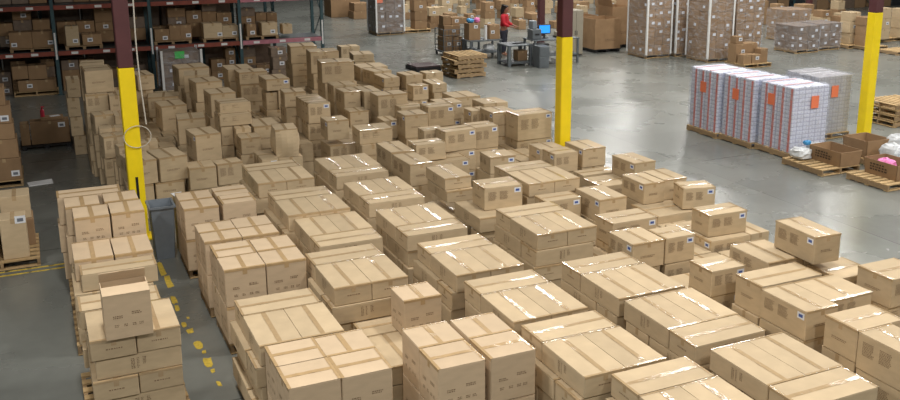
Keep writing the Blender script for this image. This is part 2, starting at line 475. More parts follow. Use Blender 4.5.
# left row
z = 1.30
p = at(55, 191, z); hL = (z - PZ) / 3
palL1 = ('L', (0.56, p.y - 0.72), (.98, 1.18)); PALLETS.append(palL1)
for k in range(3):
    t = z - k * hL
    for (x0, y0, lx, ly, role, ax) in ((0.04, p.y - .38, .80, .37, 'rear', 'X'), (.12, p.y - .90, .42, .50, 'left middle', 'Y'), (.60, p.y - .86, .42, .46, 'right middle', 'Y'),
                                       (.20, p.y - 1.44, .415, .52, 'left front', 'Y'), (.635, p.y - 1.42, .40, .53, 'right front', 'Y')):
        add(x0 - .02 * (k == 1), y0, lx, ly, t, hL - .005, 'T', 'L', check=k > 0, pal=palL1, role=role, lay=k, axis=ax)
z = 1.02
p = at(72, 243, z)
palL2 = ('L', (0.56, p.y - 0.56), (.98, 1.1)); PALLETS.append(palL2)
add(.14, p.y - .70, .435, .69, z, .26, 'T', 'L', False, pal=palL2, role='left rear', lay=0, axis='Y', check=False)
add(.59, p.y - .70, .435, .69, z, .26, 'T', 'L', False, pal=palL2, role='right rear', lay=0, axis='Y', check=False)
add(.19, p.y - 1.08, .83, .36, .97, .21, 'F', 'L', False, pal=palL2, role='front', lay=0, check=False)
for k, (t, h) in enumerate(((.752, .20), (.545, .20), (.338, .20))):
    add(.10 + .02 * (k % 2), p.y - 1.12, .42, .78, t, h, 'F', 'L', pal=palL2, role='left', lay=k + 1)
    add(.54 + .02 * (k % 2), p.y - 1.12, .42, .78, t, h, 'F', 'L', pal=palL2, role='right', lay=k + 1)
    add(.12, p.y - .33, .84, .33, t, h, 'F', 'L', pal=palL2, role='rear', lay=k + 1)
z = 1.0
p = at(84, 312, z)
palL3 = ('L', (0.56, p.y - .18), (.98, 1.18)); PALLETS.append(palL3)
hF = (z - PZ) / 4
for k in range(4):
    t = z - k * hF
    ox = (0, .015, -.01, .02)[k]
    if k % 2 == 0:
        add(.165 + ox, p.y - .79, .415, .785, t, hF - .005, 'F', 'L', pal=palL3, role='left', lay=k)
        add(.590 + ox, p.y - .77, .415, .785, t, hF - .005, 'F', 'L', pal=palL3, role='right', lay=k)
        add(.12 + ox, p.y + .03, .80, .42, t, hF - .005, 'F', 'L', pal=palL3, role='rear', lay=k)
    else:
        add(.185 + ox, p.y - .76, .80, .42, t, hF - .005, 'F', 'L', pal=palL3, role='front', lay=k)
        add(.14 + ox, p.y - .32, .415, .76, t, hF - .005, 'F', 'L', pal=palL3, role='left', lay=k)
        add(.57 + ox, p.y - .32, .415, .76, t, hF - .005, 'F', 'L', pal=palL3, role='right', lay=k)
q = at(102, 297, 1.46)
OPEN_BOX = add(q.x, q.y, .43, .40, 1.46, .455, 'O', 'L', check=False, role='open', lay=0, axis='Y', special='open-topped tall printed carton standing on the front stack of the left row')

# first row right of the aisle
square_stack('B', [(174.4, 193), (211, 188)], 1.04, axes='YYXX', lx=.475, ly=.445)
square_stack('B', [(193.6, 224)], 1.02, nx=2, lx=.47, ly=.405, axes='YYYY')
square_stack('B', [(209, 245)], 1.05, nx=2, lx=.475, ly=.48, axes='XYYY')
flat_stack('B', (234, 300.4), 1.0, 4, 'A', w=0.84)
square_stack('B', [(264, 346), (313, 337)], 1.04, axes='XXYX', lx=.475, ly=.46)
# second row
flat_stack('C', (241.5, 165), 1.06, 4, 'A', w=0.86)
flat_stack('C', (267.5, 192.5), 1.05, 4, 'A')
flat_stack('C', (294, 219), 1.0, 4, 'P', w=0.85)
flat_stack('C', (305, 253.6), 1.0, 4, 'A')
flat_stack('C', (352, 322), 0.56, 2, 'A', w=0.84)
q = at(404, 301.6, 1.0)
add(q.x, q.y, .43, .42, 1.0, .43, 'T', 'C', role='lone', lay=0, axis='Y', special='single cubic taped carton sitting alone on a low stack, second row')
square_stack('C', [(400.6, 329), (449.6, 320)], 1.06, axes='YXYX', lx=.472, ly=.47)
# third row
flat_stack('D', (314, 158.4), 1.02, 4, 'P', w=0.88, pr=.84)
flat_stack('D', (343, 182.4), 1.0, 4, 'P', w=0.87)
flat_stack('D', (375.5, 210), 1.0, 4, 'P', w=0.87)
flat_stack('D', (417, 243), 1.0, 4, 'A')
flat_stack('D', (464, 281), 1.0, 4, 'A', w=.875)
flat_stack('D', (521, 325), 1.0, 4, 'A', w=.88)
flat_stack('D', (611, 374), 1.0, 4, 'A', w=.84)
# fourth row
flat_stack('E', (494, 165.6), 0.98, 4, 'A', w=0.90)
flat_stack('E', (495.6, 209), 1.0, 4, 'A', w=.89)
flat_stack('E', (561.6, 262), 1.0, 4, 'A')
flat_stack('E', (624, 300.6), 1.0, 4, 'P', w=.875)
flat_stack('E', (710, 349), 1.0, 4, 'P', w=.88)

# loose cartons: (near corner pixel or ('BL', pixel)), top z, lx, ly, h, yaw, kind, label side
def loose(nc, z, lx, ly, h, pile, yaw=0, kind='M', lab=None, **kw):
    if nc[0] == 'BL':
        p = at(nc[1], nc[2], z); x0, y0 = p.x, p.y - ly
    else:
        p = at(nc[0], nc[1], z); x0, y0 = p.x, p.y
    ax = kw.pop('axis', 'Y' if ly > lx else 'X')
    return add(x0, y0, lx, ly, z, h, kind, pile, yaw=yaw, lab=lab, axis=ax, lay=0, top=True, **kw)
P1 = 'F'
loose((858, 331), .82, .66, .45, .36, P1)
loose(('BL', 858.6, 331.5), .815, .46, .72, .40, P1)
loose((807, 312.4), .82, .46, .72, .34, P1, lab='L')
loose((893, 280), .90, .60, .52, .36, P1)
loose((762, 287), .82, .92, .45, .38, P1)
loose((712, 272), .82, .52, .43, .33, P1, lab='F')
loose((816, 238), 1.17, .42, .75, .355, P1, -2, lab='L')
loose((633, 245), .82, .50, .58, .36, P1, lab='L')
loose((666, 239), .82, .48, .42, .36, P1, lab='F')
loose((613, 224), .82, .74, .46, .34, P1, lab='F')
loose((709, 216), .82, .69, .43, .33, P1, -2, lab='F')
loose((683, 189), .83, .56, .40, .34, P1, -14, lab='F', tilt=5)
loose((644.4, 184.4), .82, .40, .63, .34, P1, lab='L')
q = at(644.4, 184.4, .82)
add(q.x + .43, q.y + .06, .44, .62, .82, .34, 'M', P1, axis='Y', lay=0, top=True)
loose((600, 200.4), .82, .48, .73, .36, P1, lab='L')
loose((546, 202), .82, .61, .36, .36, P1, lab='F')
loose((635, 164), .82, .46, .70, .36, P1, 2, lab='L')
loose(('BL', 729.6, 245), .80, .56, .74, .30, P1)
q = at(807, 312.4, .82)
add(q.x + .475, q.y + .12, .62, .60, .815, .34, 'M', P1, axis='Y', lay=0, top=True)
loose((840, 279), .70, .60, .55, .34, P1)
loose((711, 242), .485, .72, .48, .34, P1, lab='L')
loose((748, 235), .485, .40, .52, .34, P1)
loose((658, 217), .475, .72, .72, .34, P1)
loose(('BL', 573, 171), .50, .72, .40, .36, P1)
loose(('BL', 583, 178), .50, .90, .62, .36, P1)
loose((681, 233), .47, .5, .4, .34, P1)
P2 = 'G'
loose((484, 189), 1.05, .64, .50, .345, P2, -3, lab='F')
loose((480, 219), .70, .84, .92, .22, P2, kind='F')
loose((445, 179), 1.0, .45, .79, .185, P2, kind='F')
loose((447, 192), .812, .46, .80, .185, P2, kind='F')
loose((410, 165), 1.0, .42, .80, .38, P2, 2)
q = at(410, 165, 1.0)
add(q.x - .02, q.y + .82, .42, .80, 1.02, .38, 'M', P2, axis='Y', lay=0, top=True)
loose((490, 158), .95, .49, .50, .30, P2, -3, lab='F')
loose((432, 163), .76, .72, .42, .30, P2, lab='F')
loose((427, 156), .86, .62, .40, .30, P2)
loose((416, 145.6), 1.08, .56, .40, .30, P2)
loose((583, 149.4), .82, .49, .65, .35, P2, lab='L')
loose((554.4, 154.4), .82, .49, .43, .36, P2, lab='L')
loose(('BL', 529, 144), .82, .48, .68, .36, P2, lab='L')
loose((473.6, 128), 1.14, .54, .46, .42, P2, 3, lab='F')
loose((445, 132.4), 1.16, .66, .40, .38, P2, 5, lab='F')
loose((426, 132), 1.12, .42, .42, .36, P2)
loose((517.6, 115.6), 1.16, .80, .50, .52, P2, 2, lab='F')
loose(('BL', 480, 107.6), 1.12, .52, .60, .50, P2, lab='L')
loose(('BL', 463.6, 107.8), 1.06, .42, .46, .40, P2, lab='L')
loose((484, 104), 1.12, .56, .60, .36, P2)
loose((428, 107.6), 1.16, .58, .45, .42, P2, lab='F')
loose((440, 104), 1.10, .52, .55, .36, P2, lab='F')
loose((405, 115.6), 1.16, .48, .49, .47, P2, lab='L')
loose((401, 108), 1.08, .50, .36, .36, P2)

# back pile: BL, NC, FR pixels (top face), pixel row of the foot of the near corner, top z
def pixbox(nc, fr, bl=None, nb=None, z=1.2, ly=0.44, pile='H', lab=None, h=0.38, **kw):
    p = at(nc[0], nc[1], z)
    lx = at(fr[0], fr[1], z).x - p.x
    yw = kw.pop('yaw', 0)
    if bl:
        c = at(bl[0], bl[1], z); f = at(fr[0], fr[1], z)
        ly = min(0.75, max(0.3, (c - p).length))
        a1 = math.degrees(math.atan2(-(c.x - p.x), c.y - p.y)); a2 = math.degrees(math.atan2(f.y - p.y, f.x - p.x))
        if abs(a1 - a2) < 22: yw = max(-10, min(10, (a1 + a2) / 2))
    if nb: h = max(0.2, min(0.62, z - z_on(p, nb)))
    return add(p.x, p.y, lx, ly, z, h, 'M', pile, yaw=yw, lab=lab, axis=kw.pop('axis', 'Y'), lay=0, top=True, **kw)
pixbox((131, 163), (157, 158), (115, 153), 187, z=1.0, lab='L')
pixbox((159, 159), (188, 154.5), (146, 149.6), 183, z=1.0)
pixbox((189, 169), (216, 166), None, None, z=.80, ly=.5)
pixbox((217, 165), (243, 161), (212, 160), None, z=.80)
pixbox((274, 131), (300, 129.6), (266, 124), 158.4, z=1.25, special='bulging bowed carton standing on a wide flat carton before the back pile')
pixbox((262, 160), (311, 154), None, None, z=.78, ly=.70, lab='F', axis='X')
pixbox((195, 136), (221.6, 133), (183, 129), 164, z=1.2, lab='L', special='tall carton with gleaming front tape edge, foremost in the back pile')
pixbox((177, 120), (206, 118), (174, 113.6), 145, z=1.2, lab='L')
pixbox((161, 107), (187, 104), (157, 101), 132, z=1.2)
pixbox((147, 98), (180, 97), (144, 93), 118, z=1.2)
pixbox((137, 143), (157, 140), None, None, z=1.0, ly=.3)
pixbox((241, 139), (262, 138), None, 155, z=1.0)
pixbox((237, 130), (253, 129), None, None, z=1.1)
pixbox((254, 127), (277, 122), (248, 119), 150, z=1.1)
pixbox((327, 121.6), (349.6, 119.6), (318.4, 117), 141, z=1.2, lab='L')
pixbox((359, 131), (393, 128), (351, 125), 145, z=1.05)
pixbox((330, 146), (357, 142), (322, 140), None, z=.72)
pixbox((362, 146), (386, 145), None, None, z=.78)
pixbox((378.4, 96.4), (409, 93.6), (369, 92), 119, z=1.3)
pixbox((344, 92.4), (361, 91), (334, 88), 113, z=1.3)
pixbox((364, 92), (380, 90), (361, 86), 110, z=1.28)
pixbox((350, 112), (370, 111), None, None, z=1.0)
pixbox((384, 121), (398, 120), None, None, z=.95, lab='F')
pixbox((219, 104), (251, 101), (214, 100), 115.5, z=1.5, axis='X')
pixbox((219.6, 115.6), (251, 112.6), None, 127, z=1.33, axis='X', ly=.4)
pixbox((210, 94.4), (236, 92), (203.6, 89), 118, z=1.5)
pixbox((195.6, 83), (222, 80), (192, 78), 103, z=1.5)
pixbox((183, 76), (210, 75), (181, 71), 93, z=1.5)
pixbox((178, 69), (209, 66), (175, 64), 86, z=1.5)
pixbox((228, 70), (250, 66), (224, 64), 82, z=1.5)
pixbox((239, 73), (264, 69), (235, 69), 85, z=1.5)
pixbox((266, 80), (290, 78), (258.6, 75), 91.6, z=1.5, lab='F')
pixbox((266, 93), (277, 92), None, 110, z=1.2)
pixbox((284, 93), (307, 92), (276, 89), 108, z=1.4)
for i in range(4):                               # four narrow cartons packed side by side
    a = at(308, 104, 1.4); b = at(330, 102, 1.4)
    add(a.x, a.y + i * .24, b.x - a.x, .235, 1.4, .40, 'M', 'H', axis='X', lay=0, top=True, lab='F' if i == 0 else None)
pixbox((321, 63), (354, 61), (317.6, 59), 83.6, z=1.7)
pixbox((310, 52.4), (339.6, 51), (304.6, 49), 74, z=1.7)
pixbox((290, 47), (318, 46), (284, 43), 64, z=1.7)
pixbox((333, 86), (356, 84), (328, 82), None, z=1.32)
pixbox((353, 55), (374.4, 54), (347, 49), 62, z=1.1)
pixbox((360, 68), (388, 66), (353, 63.6), None, z=1.05)
pixbox((374, 72), (392, 70), (363, 68.4), None, z=1.05)
pixbox((384, 78.4), (400, 77), (374, 73.6), 88, z=1.05, lab='L')
pixbox((406, 75.6), (423, 74), (396.4, 72), 90, z=1.1)
pixbox((413, 86.4), (429, 85), (406, 84), 101, z=1.05, lab='F')
pixbox((426, 73.5), (441.6, 71.6), None, 82, z=1.0)
pixbox((432.4, 84.4), (446.6, 83), (424.4, 79), 93, z=1.0)
pixbox((455, 98), (476, 94), (448, 92), None, z=1.0)
pixbox((341, 47), (360, 46), None, None, z=1.0, special='carton with its flap standing open at the far end of back pile')
# tall stack at the left end of the back pile
pixbox((83.5, 71.5), (113, 69.5), (79, 66), 94, z=2.05, axis='X', special='big carton perched high on the leftmost back stack')
pixbox((79, 66), (104, 65), (76, 59), None, z=2.05, ly=.42, axis='X')
pixbox((66, 80), (79, 79), None, None, z=1.62, ly=.5)
pixbox((85, 95.5), (108, 94.5), None, None, z=1.62, ly=.45, h=.36)
pixbox((109, 96), (123, 95), None, None, z=1.60, ly=.6, h=.36)
pixbox((89, 103), (111, 102), None, None, z=1.50, ly=.36, h=.34)
pixbox((94, 116), (115, 114), (88, 112), None, z=1.34, h=.36)
pixbox((114, 116), (127, 114), None, None, z=1.34, h=.36, ly=.5)
pixbox((99, 129), (128, 126), None, None, z=1.18, h=.36, ly=.42)
pixbox((104, 137.5), (128, 134), (100, 131), None, z=1.1, h=.40)
pixbox((119, 147), (150, 142), (114, 142), None, z=1.04, h=.38)
pixbox((137, 76), (154, 74), (135, 69), 91, z=1.6)
pixbox((115, 91), (124, 90), None, None, z=1.6)

# supports under raised loose cartons, then low fillers inside the piles
def supports():
    for b in list(BOX):
        if b['pile'] not in 'FGHC' or b.get('pal') or b['z0'] < 0.03: continue
        if b['pile'] == 'C': continue
        n = max(1, round(b['z0'] / 0.36)); hh = b['z0'] / n
        for k in range(n):
            t = b['z0'] - k * hh
            s = R(-.03, .03)
            c = dict(x0=b['x0'] + s + .005, x1=b['x1'] + s - .005, y0=b['y0'] + R(0, .03), y1=b['y1'] + R(-.02, .02), z0=t - hh, z1=t - .005,
                     kind='M', pile=b['pile'], yaw=0.0, axis=b.get('axis', 'Y'), lay=k + 1, lab=(b.get('lab') if R(0, 1) < .6 else None))
            c = trim(c)
            if c: BOX.append(c)
supports()
def fill(x0, x1, y0, y1, z, pile, n):
    y = y0
    while y < y1:
        x = x0 + R(0, .1)
        while x < x1:
            lx, ly = R(.48, .66), .44
            for k in range(n):
                hh = z / n
                c = trim(dict(x0=x, x1=x + lx, y0=y, y1=y + ly, z0=k * hh, z1=(k + 1) * hh - .005, kind='M', pile=pile, yaw=0.0, axis='Y', lay=n - k), .24)
                if c and (k == 0 or any(abs(o['z1'] - c['z0']) < .03 and o['x0'] < c['x1'] and c['x0'] < o['x1'] and o['y0'] < c['y1'] and c['y0'] < o['y1'] for o in BOX[-12:])):
                    BOX.append(c)
            x += lx + .03
        y += .47
fill(.95, 7.9, 17.3, 24.2, .70, 'H', 2)
fill(5.0, 8.3, 14.6, 17.0, .50, 'G', 2)
fill(6.5, 8.6, 6.2, 13.0, .36, 'F', 1)

# ------------------------------------------------------------------ which cartons can be seen from here (splits singles from the hidden filling)
def rect_corners(b):
    cx, cy = (b['x0'] + b['x1']) / 2, (b['y0'] + b['y1']) / 2
    hx, hy = (b['x1'] - b['x0']) / 2, (b['y1'] - b['y0']) / 2
    return cx, cy, hx, hy
def visible_counts():
    v, f, own = [], [], []
    for i, b in enumerate(BOX):
        n = len(v)
        x0, x1, y0, y1, z0, z1 = b['x0'], b['x1'], b['y0'], b['y1'], b['z0'], b['z1']
        v += [(x0, y0, z0), (x1, y0, z0), (x1, y1, z0), (x0, y1, z0), (x0, y0, z1), (x1, y0, z1), (x1, y1, z1), (x0, y1, z1)]
        for q in ((4, 5, 6, 7), (0, 1, 5, 4), (1, 2, 6, 5), (2, 3, 7, 6), (3, 0, 4, 7)):
            f.append(tuple(n + t for t in q)); own.append(i)
    tree = BVHTree.FromPolygons(v, f)
    cnt = [0] * len(BOX)
    st = 1.5
    y = 0.75
    while y < 400:
        x = 0.75
        while x < 900:
            h = tree.ray_cast(CAM, ray(x, y).normalized())
            if h[2] is not None: cnt[own[h[2]]] += 1
            x += st
        y += st
    return [c * st * st for c in cnt]
VIS = visible_counts()
for b, c in zip(BOX, VIS): b['vis'] = c

# ------------------------------------------------------------------ carton builder
def text_lines(mb, o, u, v, w, lines, lh, seed, dash=True):
    """rows of small printed dashes on a face: o = top-left corner, u right, v down (unit vectors)"""
    rnd = random.Random(seed)
    for i in range(lines):
        x = 0.0
        while x < w * (1 - 0.25 * rnd.random()):
            l = rnd.uniform(0.25, 0.9) * lh * 2.2
            l = min(l, w - x)
            if l < 0.004: break
            a = o + u * x + v * (i * lh * 1.75)
            mb.quad(a, a + v * lh, a + v * lh + u * l, a + u * l)
            x += l + lh * 0.7
def carton(b, idx):
    cx, cy, hx, hy = rect_corners(b)
    h = b['z1'] - b['z0']
    rnd = random.Random(idx * 7 + 3)
    vis, kind = b['vis'], b['kind']
    yaw = math.radians(b.get('yaw') or 0)
    if yaw:                                 # keep the near corner in place, stay inside the planned footprint
        hx *= .965; hy *= .965
    body = MB(); t = 0.004
    bulge = 'bulging' in b.get('special', '')
    if kind == 'O':
        w = 0.008
        body.box(-hx, hx, -hy, hy, 0, 0.01)
        body.box(-hx, hx, -hy, -hy + w, 0.01, h - .001).box(-hx, hx, hy - w, hy, 0.01, h - .001)
        body.box(-hx, -hx + w, -hy + w, hy - w, 0.01, h - .001).box(hx - w, hx, -hy + w, hy - w, 0.01, h - .001)
        body.box(-hx + w, hx - w, -hy + w, hy - w, h - .16, h - .15)
    elif bulge:
        n = 8
        rings = []
        for k in range(n + 1):
            zz = (h - t) * k / n; g = 0.075 * math.sin(math.pi * k / n) ; ring = []
            for s in range(16):
                a = (s % 4) / 4; side = s // 4
                e = g * math.sin(math.pi * a)
                P = [(-hx + 2 * hx * a, -hy - e), (hx + e, -hy + 2 * hy * a), (hx - 2 * hx * a, hy + e), (-hx - e, hy - 2 * hy * a)][side]
                ring.append(len(body.v)); body.v.append((P[0] * .92, P[1] * .92, zz))
            rings.append(ring)
        for a_, b_ in zip(rings, rings[1:]):
            for s in range(16):
                body.f.append((a_[s], a_[(s + 1) % 16], b_[(s + 1) % 16], b_[s])); body.m.append(0)
        body.f.append(tuple(rings[0][::-1])); body.m.append(0); body.f.append(tuple(rings[-1])); body.m.append(0)
    else:
        body.rbox(-hx, hx, -hy, hy, 0, h - t, min(0.008, h * .05))
    matn = 'kraft_pale' if kind in 'TO' else 'kraft'
    root = body.build({'F': 'flat_carton', 'T': 'cubic_carton', 'O': 'open_carton'}.get(kind, 'shipping_carton'), matn, None, (cx, cy, b['z0']), yaw)
    if b.get('tilt'): root.rotation_euler = (0, math.radians(-b['tilt'] * .0), yaw)
    ax = b.get('axis', 'Y')
    if kind == 'F': ax = 'X' if hx > hy else 'Y'
    if bulge: hx *= .92; hy *= .92
    if vis < 6: return root
    # top flaps: two boards meeting under the tape
    gap = 0.003
    e = 0.001
    def warp(): return rnd.uniform(-.0015, .003)
    if kind == 'O':
        for s, y1, z1 in ((-1, -hy + .19, .012), (1, hy - .04, .10)):   # front flap folded in, rear flap standing
            y0 = s * hy
            MB().hexa([(-hx, y0 - .003, h), (hx, y0 - .003, h), (hx, y0 + .003, h), (-hx, y0 + .003, h),
                       (-hx, y1 - .003, h + z1), (hx, y1 - .003, h + z1), (hx, y1 + .003, h + z1 + .004), (-hx, y1 + .003, h + z1 + .004)]).build('top_flap', matn, root)
        MB().quad((-.028, hy - .0045, h + .01), (.028, hy - .0045, h + .01), (.028, hy - .044, h + .102), (-.028, hy - .044, h + .102)).build('packing_tape', 'tape_brown', root)
    else:
        for s in (-1, 1):
            if ax == 'Y':
                x0, x1 = sorted((s * gap, s * (hx - e))); y0, y1 = -hy + e, hy - e
            else:
                y0, y1 = sorted((s * gap, s * (hy - e))); x0, x1 = -hx + e, hx - e
            zt = h - .0002
            w = [warp() for _ in range(4)]
            MB().hexa([(x0, y0, h - t), (x1, y0, h - t), (x1, y1, h - t), (x0, y1, h - t), (x0, y0, zt + w[0] * .3), (x1, y0, zt + w[1] * .3), (x1, y1, zt + w[2] * .3), (x0, y1, zt + w[3] * .3)]).build('top_flap', matn, root)
    # tape along the seam, folded over both ends
    tm = 'tape_brown' if kind in 'TO' else 'tape'
    tw = 0.026 if kind != 'F' else 0.024
    tp = MB(); L = hy if ax == 'Y' else hx
    drop = min(0.075, h * .35)
    n = 7
    pts = [(-L - .0015, h - drop), (-L - .0015, h)] + [(-L + 2 * L * i / n, h + rnd.uniform(.0010, .0045)) for i in range(1, n)] + [(L + .0015, h), (L + .0015, h - drop)]
    off = rnd.uniform(-.006, .006); off2 = rnd.uniform(-.006, .006)
    if kind != 'O':
        for i, (a, b2) in enumerate(zip(pts, pts[1:])):
            o1 = off + (off2 - off) * i / len(pts); o2 = off + (off2 - off) * (i + 1) / len(pts)
            if ax == 'Y': tp.quad((o1 - tw, a[0], a[1]), (o1 + tw, a[0], a[1]), (o2 + tw, b2[0], b2[1]), (o2 - tw, b2[0], b2[1]))
            else: tp.quad((a[0], o1 + tw, a[1]), (a[0], o1 - tw, a[1]), (b2[0], o2 - tw, b2[1]), (b2[0], o2 + tw, b2[1]))
        tp.build('packing_tape', tm, root)
    if vis > 350 and kind != 'O':            # tape along the end edges
        W = hx if ax == 'Y' else hy
        ew = .022 if kind == 'F' else .026
        for s in (-1, 1):
            et = MB(); k = 5
            for i in range(k):
                a0, a1 = -W + 2 * W * i / k, -W + 2 * W * (i + 1) / k
                za, zb = h + .002 + rnd.uniform(0, .0015), h + .002 + rnd.uniform(0, .0015)
                E = s * (L + .002); I = s * (L - ew)
                if ax == 'Y':
                    et.quad((a0, I, za), (a1, I, zb), (a1, E, h + .001), (a0, E, h + .001)); et.quad((a0, E, h + .001), (a1, E, h + .001), (a1, E, h - ew), (a0, E, h - ew))
                else:
                    et.quad((I, a0, za), (E, a0, h + .001), (E, a1, h + .001), (I, a1, zb)); et.quad((E, a0, h + .001), (E, a0, h - ew), (E, a1, h - ew), (E, a1, h + .001))
            et.build('edge_tape', tm, root)
    # print and label on the two faces turned to the open side
    faces = {'F': (Vector((-hx, -hy - .0016, h)), Vector((1, 0, 0)), 2 * hx), 'L': (Vector((-hx - .0016, hy, h)), Vector((0, -1, 0)), 2 * hy)}
    dn = Vector((0, 0, -1))
    if vis > 120:
        ink = MB()
        for k, (o, u, w) in faces.items():
            other = 2 * hy if k == 'F' else 2 * hx
            long_ = w > other
            if kind == 'F':
                if long_:
                    for i in range(3):
                        text_lines(ink, o + u * (w * .5 - .08 + i * .055) + dn * (h * .2), u, dn, .036 if i != 1 else .02, 7 if i < 2 else 5, h * .045, idx + i)
                else:
                    text_lines(ink, o + u * (w * .5 - .07) + dn * (h * .48), u, dn, .15, 1, .012, idx)
            elif kind in 'TO':
                text_lines(ink, o + u * (w * .18) + dn * (h * .48), u, dn, w * .2, 2, .010, idx)
                text_lines(ink, o + u * (w * .58) + dn * (h * .42), u, dn, w * .22, 2, .010, idx + 1)
                for i, fx in enumerate((.2, .4, .58, .72)):
                    text_lines(ink, o + u * (w * fx) + dn * (h * .68), u, dn, w * .09, 2, .009, idx + i)
            else:
                if long_:
                    text_lines(ink, o + u * (w * .10) + dn * (h * .2), u, dn, w * .22, 10, h * .022, idx)
                    text_lines(ink, o + u * (w * .40) + dn * (h * .2), u, dn, w * .22, 10, h * .022, idx + 2)
                else:
                    text_lines(ink, o + u * (w * .25) + dn * (h * .5), u, dn, w * .45, 2, .010, idx)
        if ink.v: ink.build('printed_text', 'ink', root)['kind'] = 'stuff'
    if b.get('lab') and vis > 20:
        o, u, w = faces[b['lab']]
        lw, lh = .105, .075
        a = o + u * (w - lw - .03) + dn * (.035)
        n_ = u.cross(dn) * -.0006
        lb = MB().quad(a, a + dn * lh, a + dn * lh + u * lw, a + u * lw)
        c = a + u * .022 + dn * .02 - u.cross(dn).normalized() * 0
        nn = Vector((0, -1, 0)) if b['lab'] == 'F' else Vector((-1, 0, 0))
        c = a + u * .02 + dn * .02 + nn * .0008
        lb.quad(c, c + dn * .036, c + dn * .036 + u * .062, c + u * .062, 1)
        lo = lb.build('shipping_label', ['label', 'label_blue'], root); lo['label'] = 'white label with blue print'
    return root

# pallets under the stacks, numbered from the front inside each row
order = {}
for r in ROWS:
    lst = sorted([p for p in PALLETS if p[0] == r], key=lambda p: p[1][1])
    for i, p in enumerate(lst): order[p] = i + 1
for p, n in order.items():
    pallet(p[1][0], p[1][1], p[2][0], p[2][1], 0, 'wooden pallet under the %s stack from the front, %s' % (ordw(n), ROWS[p[0]]))

PILE_NAME = {'F': 'loose pile beside the open floor', 'G': 'pile before the middle yellow column', 'H': 'back pile'}
def sector(b):
    x, y = px(((b['x0'] + b['x1']) / 2, b['y0'], b['z1']))
    if b['pile'] == 'H':
        return 'leftmost part of the back pile' if x < 135 else 'back pile right of left column' if x < 215 else 'back pile below the rack end' if x < 315 else 'back pile edge facing open floor'
    if b['pile'] == 'G':
        return 'pile left of middle column' if x < 455 else 'pile around the middle column foot'
    return 'loose pile beside the open floor' if x < 680 else 'right end of loose pile by open floor'
visible = [i for i, b in enumerate(BOX) if b['vis'] >= 12]
seq = {}
for i in visible:
    b = BOX[i]
    if b.get('pal') or b.get('special'): continue
    key = (sector(b), bool(b.get('top')), bool(b.get('lab')))
    seq.setdefault(key, []).append(i)
names = {}
for key, ids in seq.items():
    ids.sort(key=lambda i: px(((BOX[i]['x0'] + BOX[i]['x1']) / 2, BOX[i]['y0'], BOX[i]['z1']))[0])
    for n, i in enumerate(ids):
        k = ('labelled ' if key[2] else 'plain ') + ('top carton' if key[1] else 'lower carton')
        names[i] = '%s, %s from left in %s' % (k, ordw(n + 1), key[0])
LAYN = ['top layer', 'second layer', 'third layer', 'fourth layer', 'fifth layer']
for i in visible:
    b = BOX[i]
    o = carton(b, i)
    if b.get('special'):
        lab, grp = b['special'], 'cartons in stacks on the floor'
    elif b.get('pal'):
        kind = 'flat carton' if b['kind'] == 'F' else 'cubic carton'
        lab = '%s %s, %s, %s stack from front, %s' % (b['role'], kind, LAYN[b['lay']], ordw(order[b['pal']]), ROWS[b['pal'][0]])
        grp = 'flat cartons on the palletised rows' if b['kind'] == 'F' else 'cubic cartons on the palletised rows'
    else:
        lab, grp = names[i], 'cartons in the ' + ('back pile' if b['pile'] == 'H' else 'loose piles')
    tag(o, lab, 'box', grp)
hid = MB()
for i, b in enumerate(BOX):
    if b['vis'] < 12: hid.rbox(b['x0'], b['x1'], b['y0'], b['y1'], b['z0'], b['z1'] - .002, .006)
tag(hid.build('cardboard_boxes', 'kraft'), 'remaining tan cartons buried inside the stacks', 'boxes', kind='stuff')
print('CARTONS', len(BOX), 'visible', len(visible))

# ------------------------------------------------------------------ plain carton for racks and far piles
def small_carton(x, y, z, w, d, h, label, group, m='kraft_dark', lab=None, tape=True, rz=0.0, parent=None, name='cardboard_box', sticker=None, mid_seam=False):
    """x, y = centre of the base"""
    o = MB().rbox(-w / 2, w / 2, -d / 2, d / 2, 0, h, 0.008).build(name, m, parent, (x, y, z), rz)
    if tape:
        tp = MB()
        tp.quad((-.028, -d / 2, h + .002), (.028, -d / 2, h + .002), (.028, d / 2, h + .002), (-.028, d / 2, h + .002))
        tp.quad((-.028, -d / 2 - .002, h - .07), (.028, -d / 2 - .002, h - .07), (.028, -d / 2 - .002, h + .002), (-.028, -d / 2 - .002, h + .002))
        tp.build('packing_tape', 'tape', o)
    for k, mm in (('lab', 'label'), ('st', 'orange')):
        v = lab if k == 'lab' else sticker
        if v:
            lw, lh = (.14, .11) if k == 'lab' else (.26, .22)
            lx, lz = w * v[0] - w / 2, h * v[1]
            q = MB().quad((lx - lw / 2, -d / 2 - .003, lz - lh / 2), (lx + lw / 2, -d / 2 - .003, lz - lh / 2), (lx + lw / 2, -d / 2 - .003, lz + lh / 2), (lx - lw / 2, -d / 2 - .003, lz + lh / 2))
            if k == 'lab': q.quad((lx - .04, -d / 2 - .005, lz - .03), (lx + .04, -d / 2 - .005, lz - .03), (lx + .04, -d / 2 - .005, lz + .02), (lx - .04, -d / 2 - .005, lz + .02), 1)
            q.build('shipping_label' if k == 'lab' else 'orange_sticker', ['label', 'label_grey'] if k == 'lab' else 'orange', o)
    if label and parent is None: tag(o, label, 'box', group)
    return o
def face_box(x0, x1, y0, y1, Y, depth, z0=None, **kw):
    """carton whose front face fills pixels x0..x1, y0..y1 on the plane y = Y"""
    a, b = atY(x0, y1, Y), atY(x1, y0, Y)
    zb = a.z if z0 is None else z0
    return small_carton((a.x + b.x) / 2, Y + depth / 2, zb, b.x - a.x, depth, max(.12, b.z - zb), **kw)

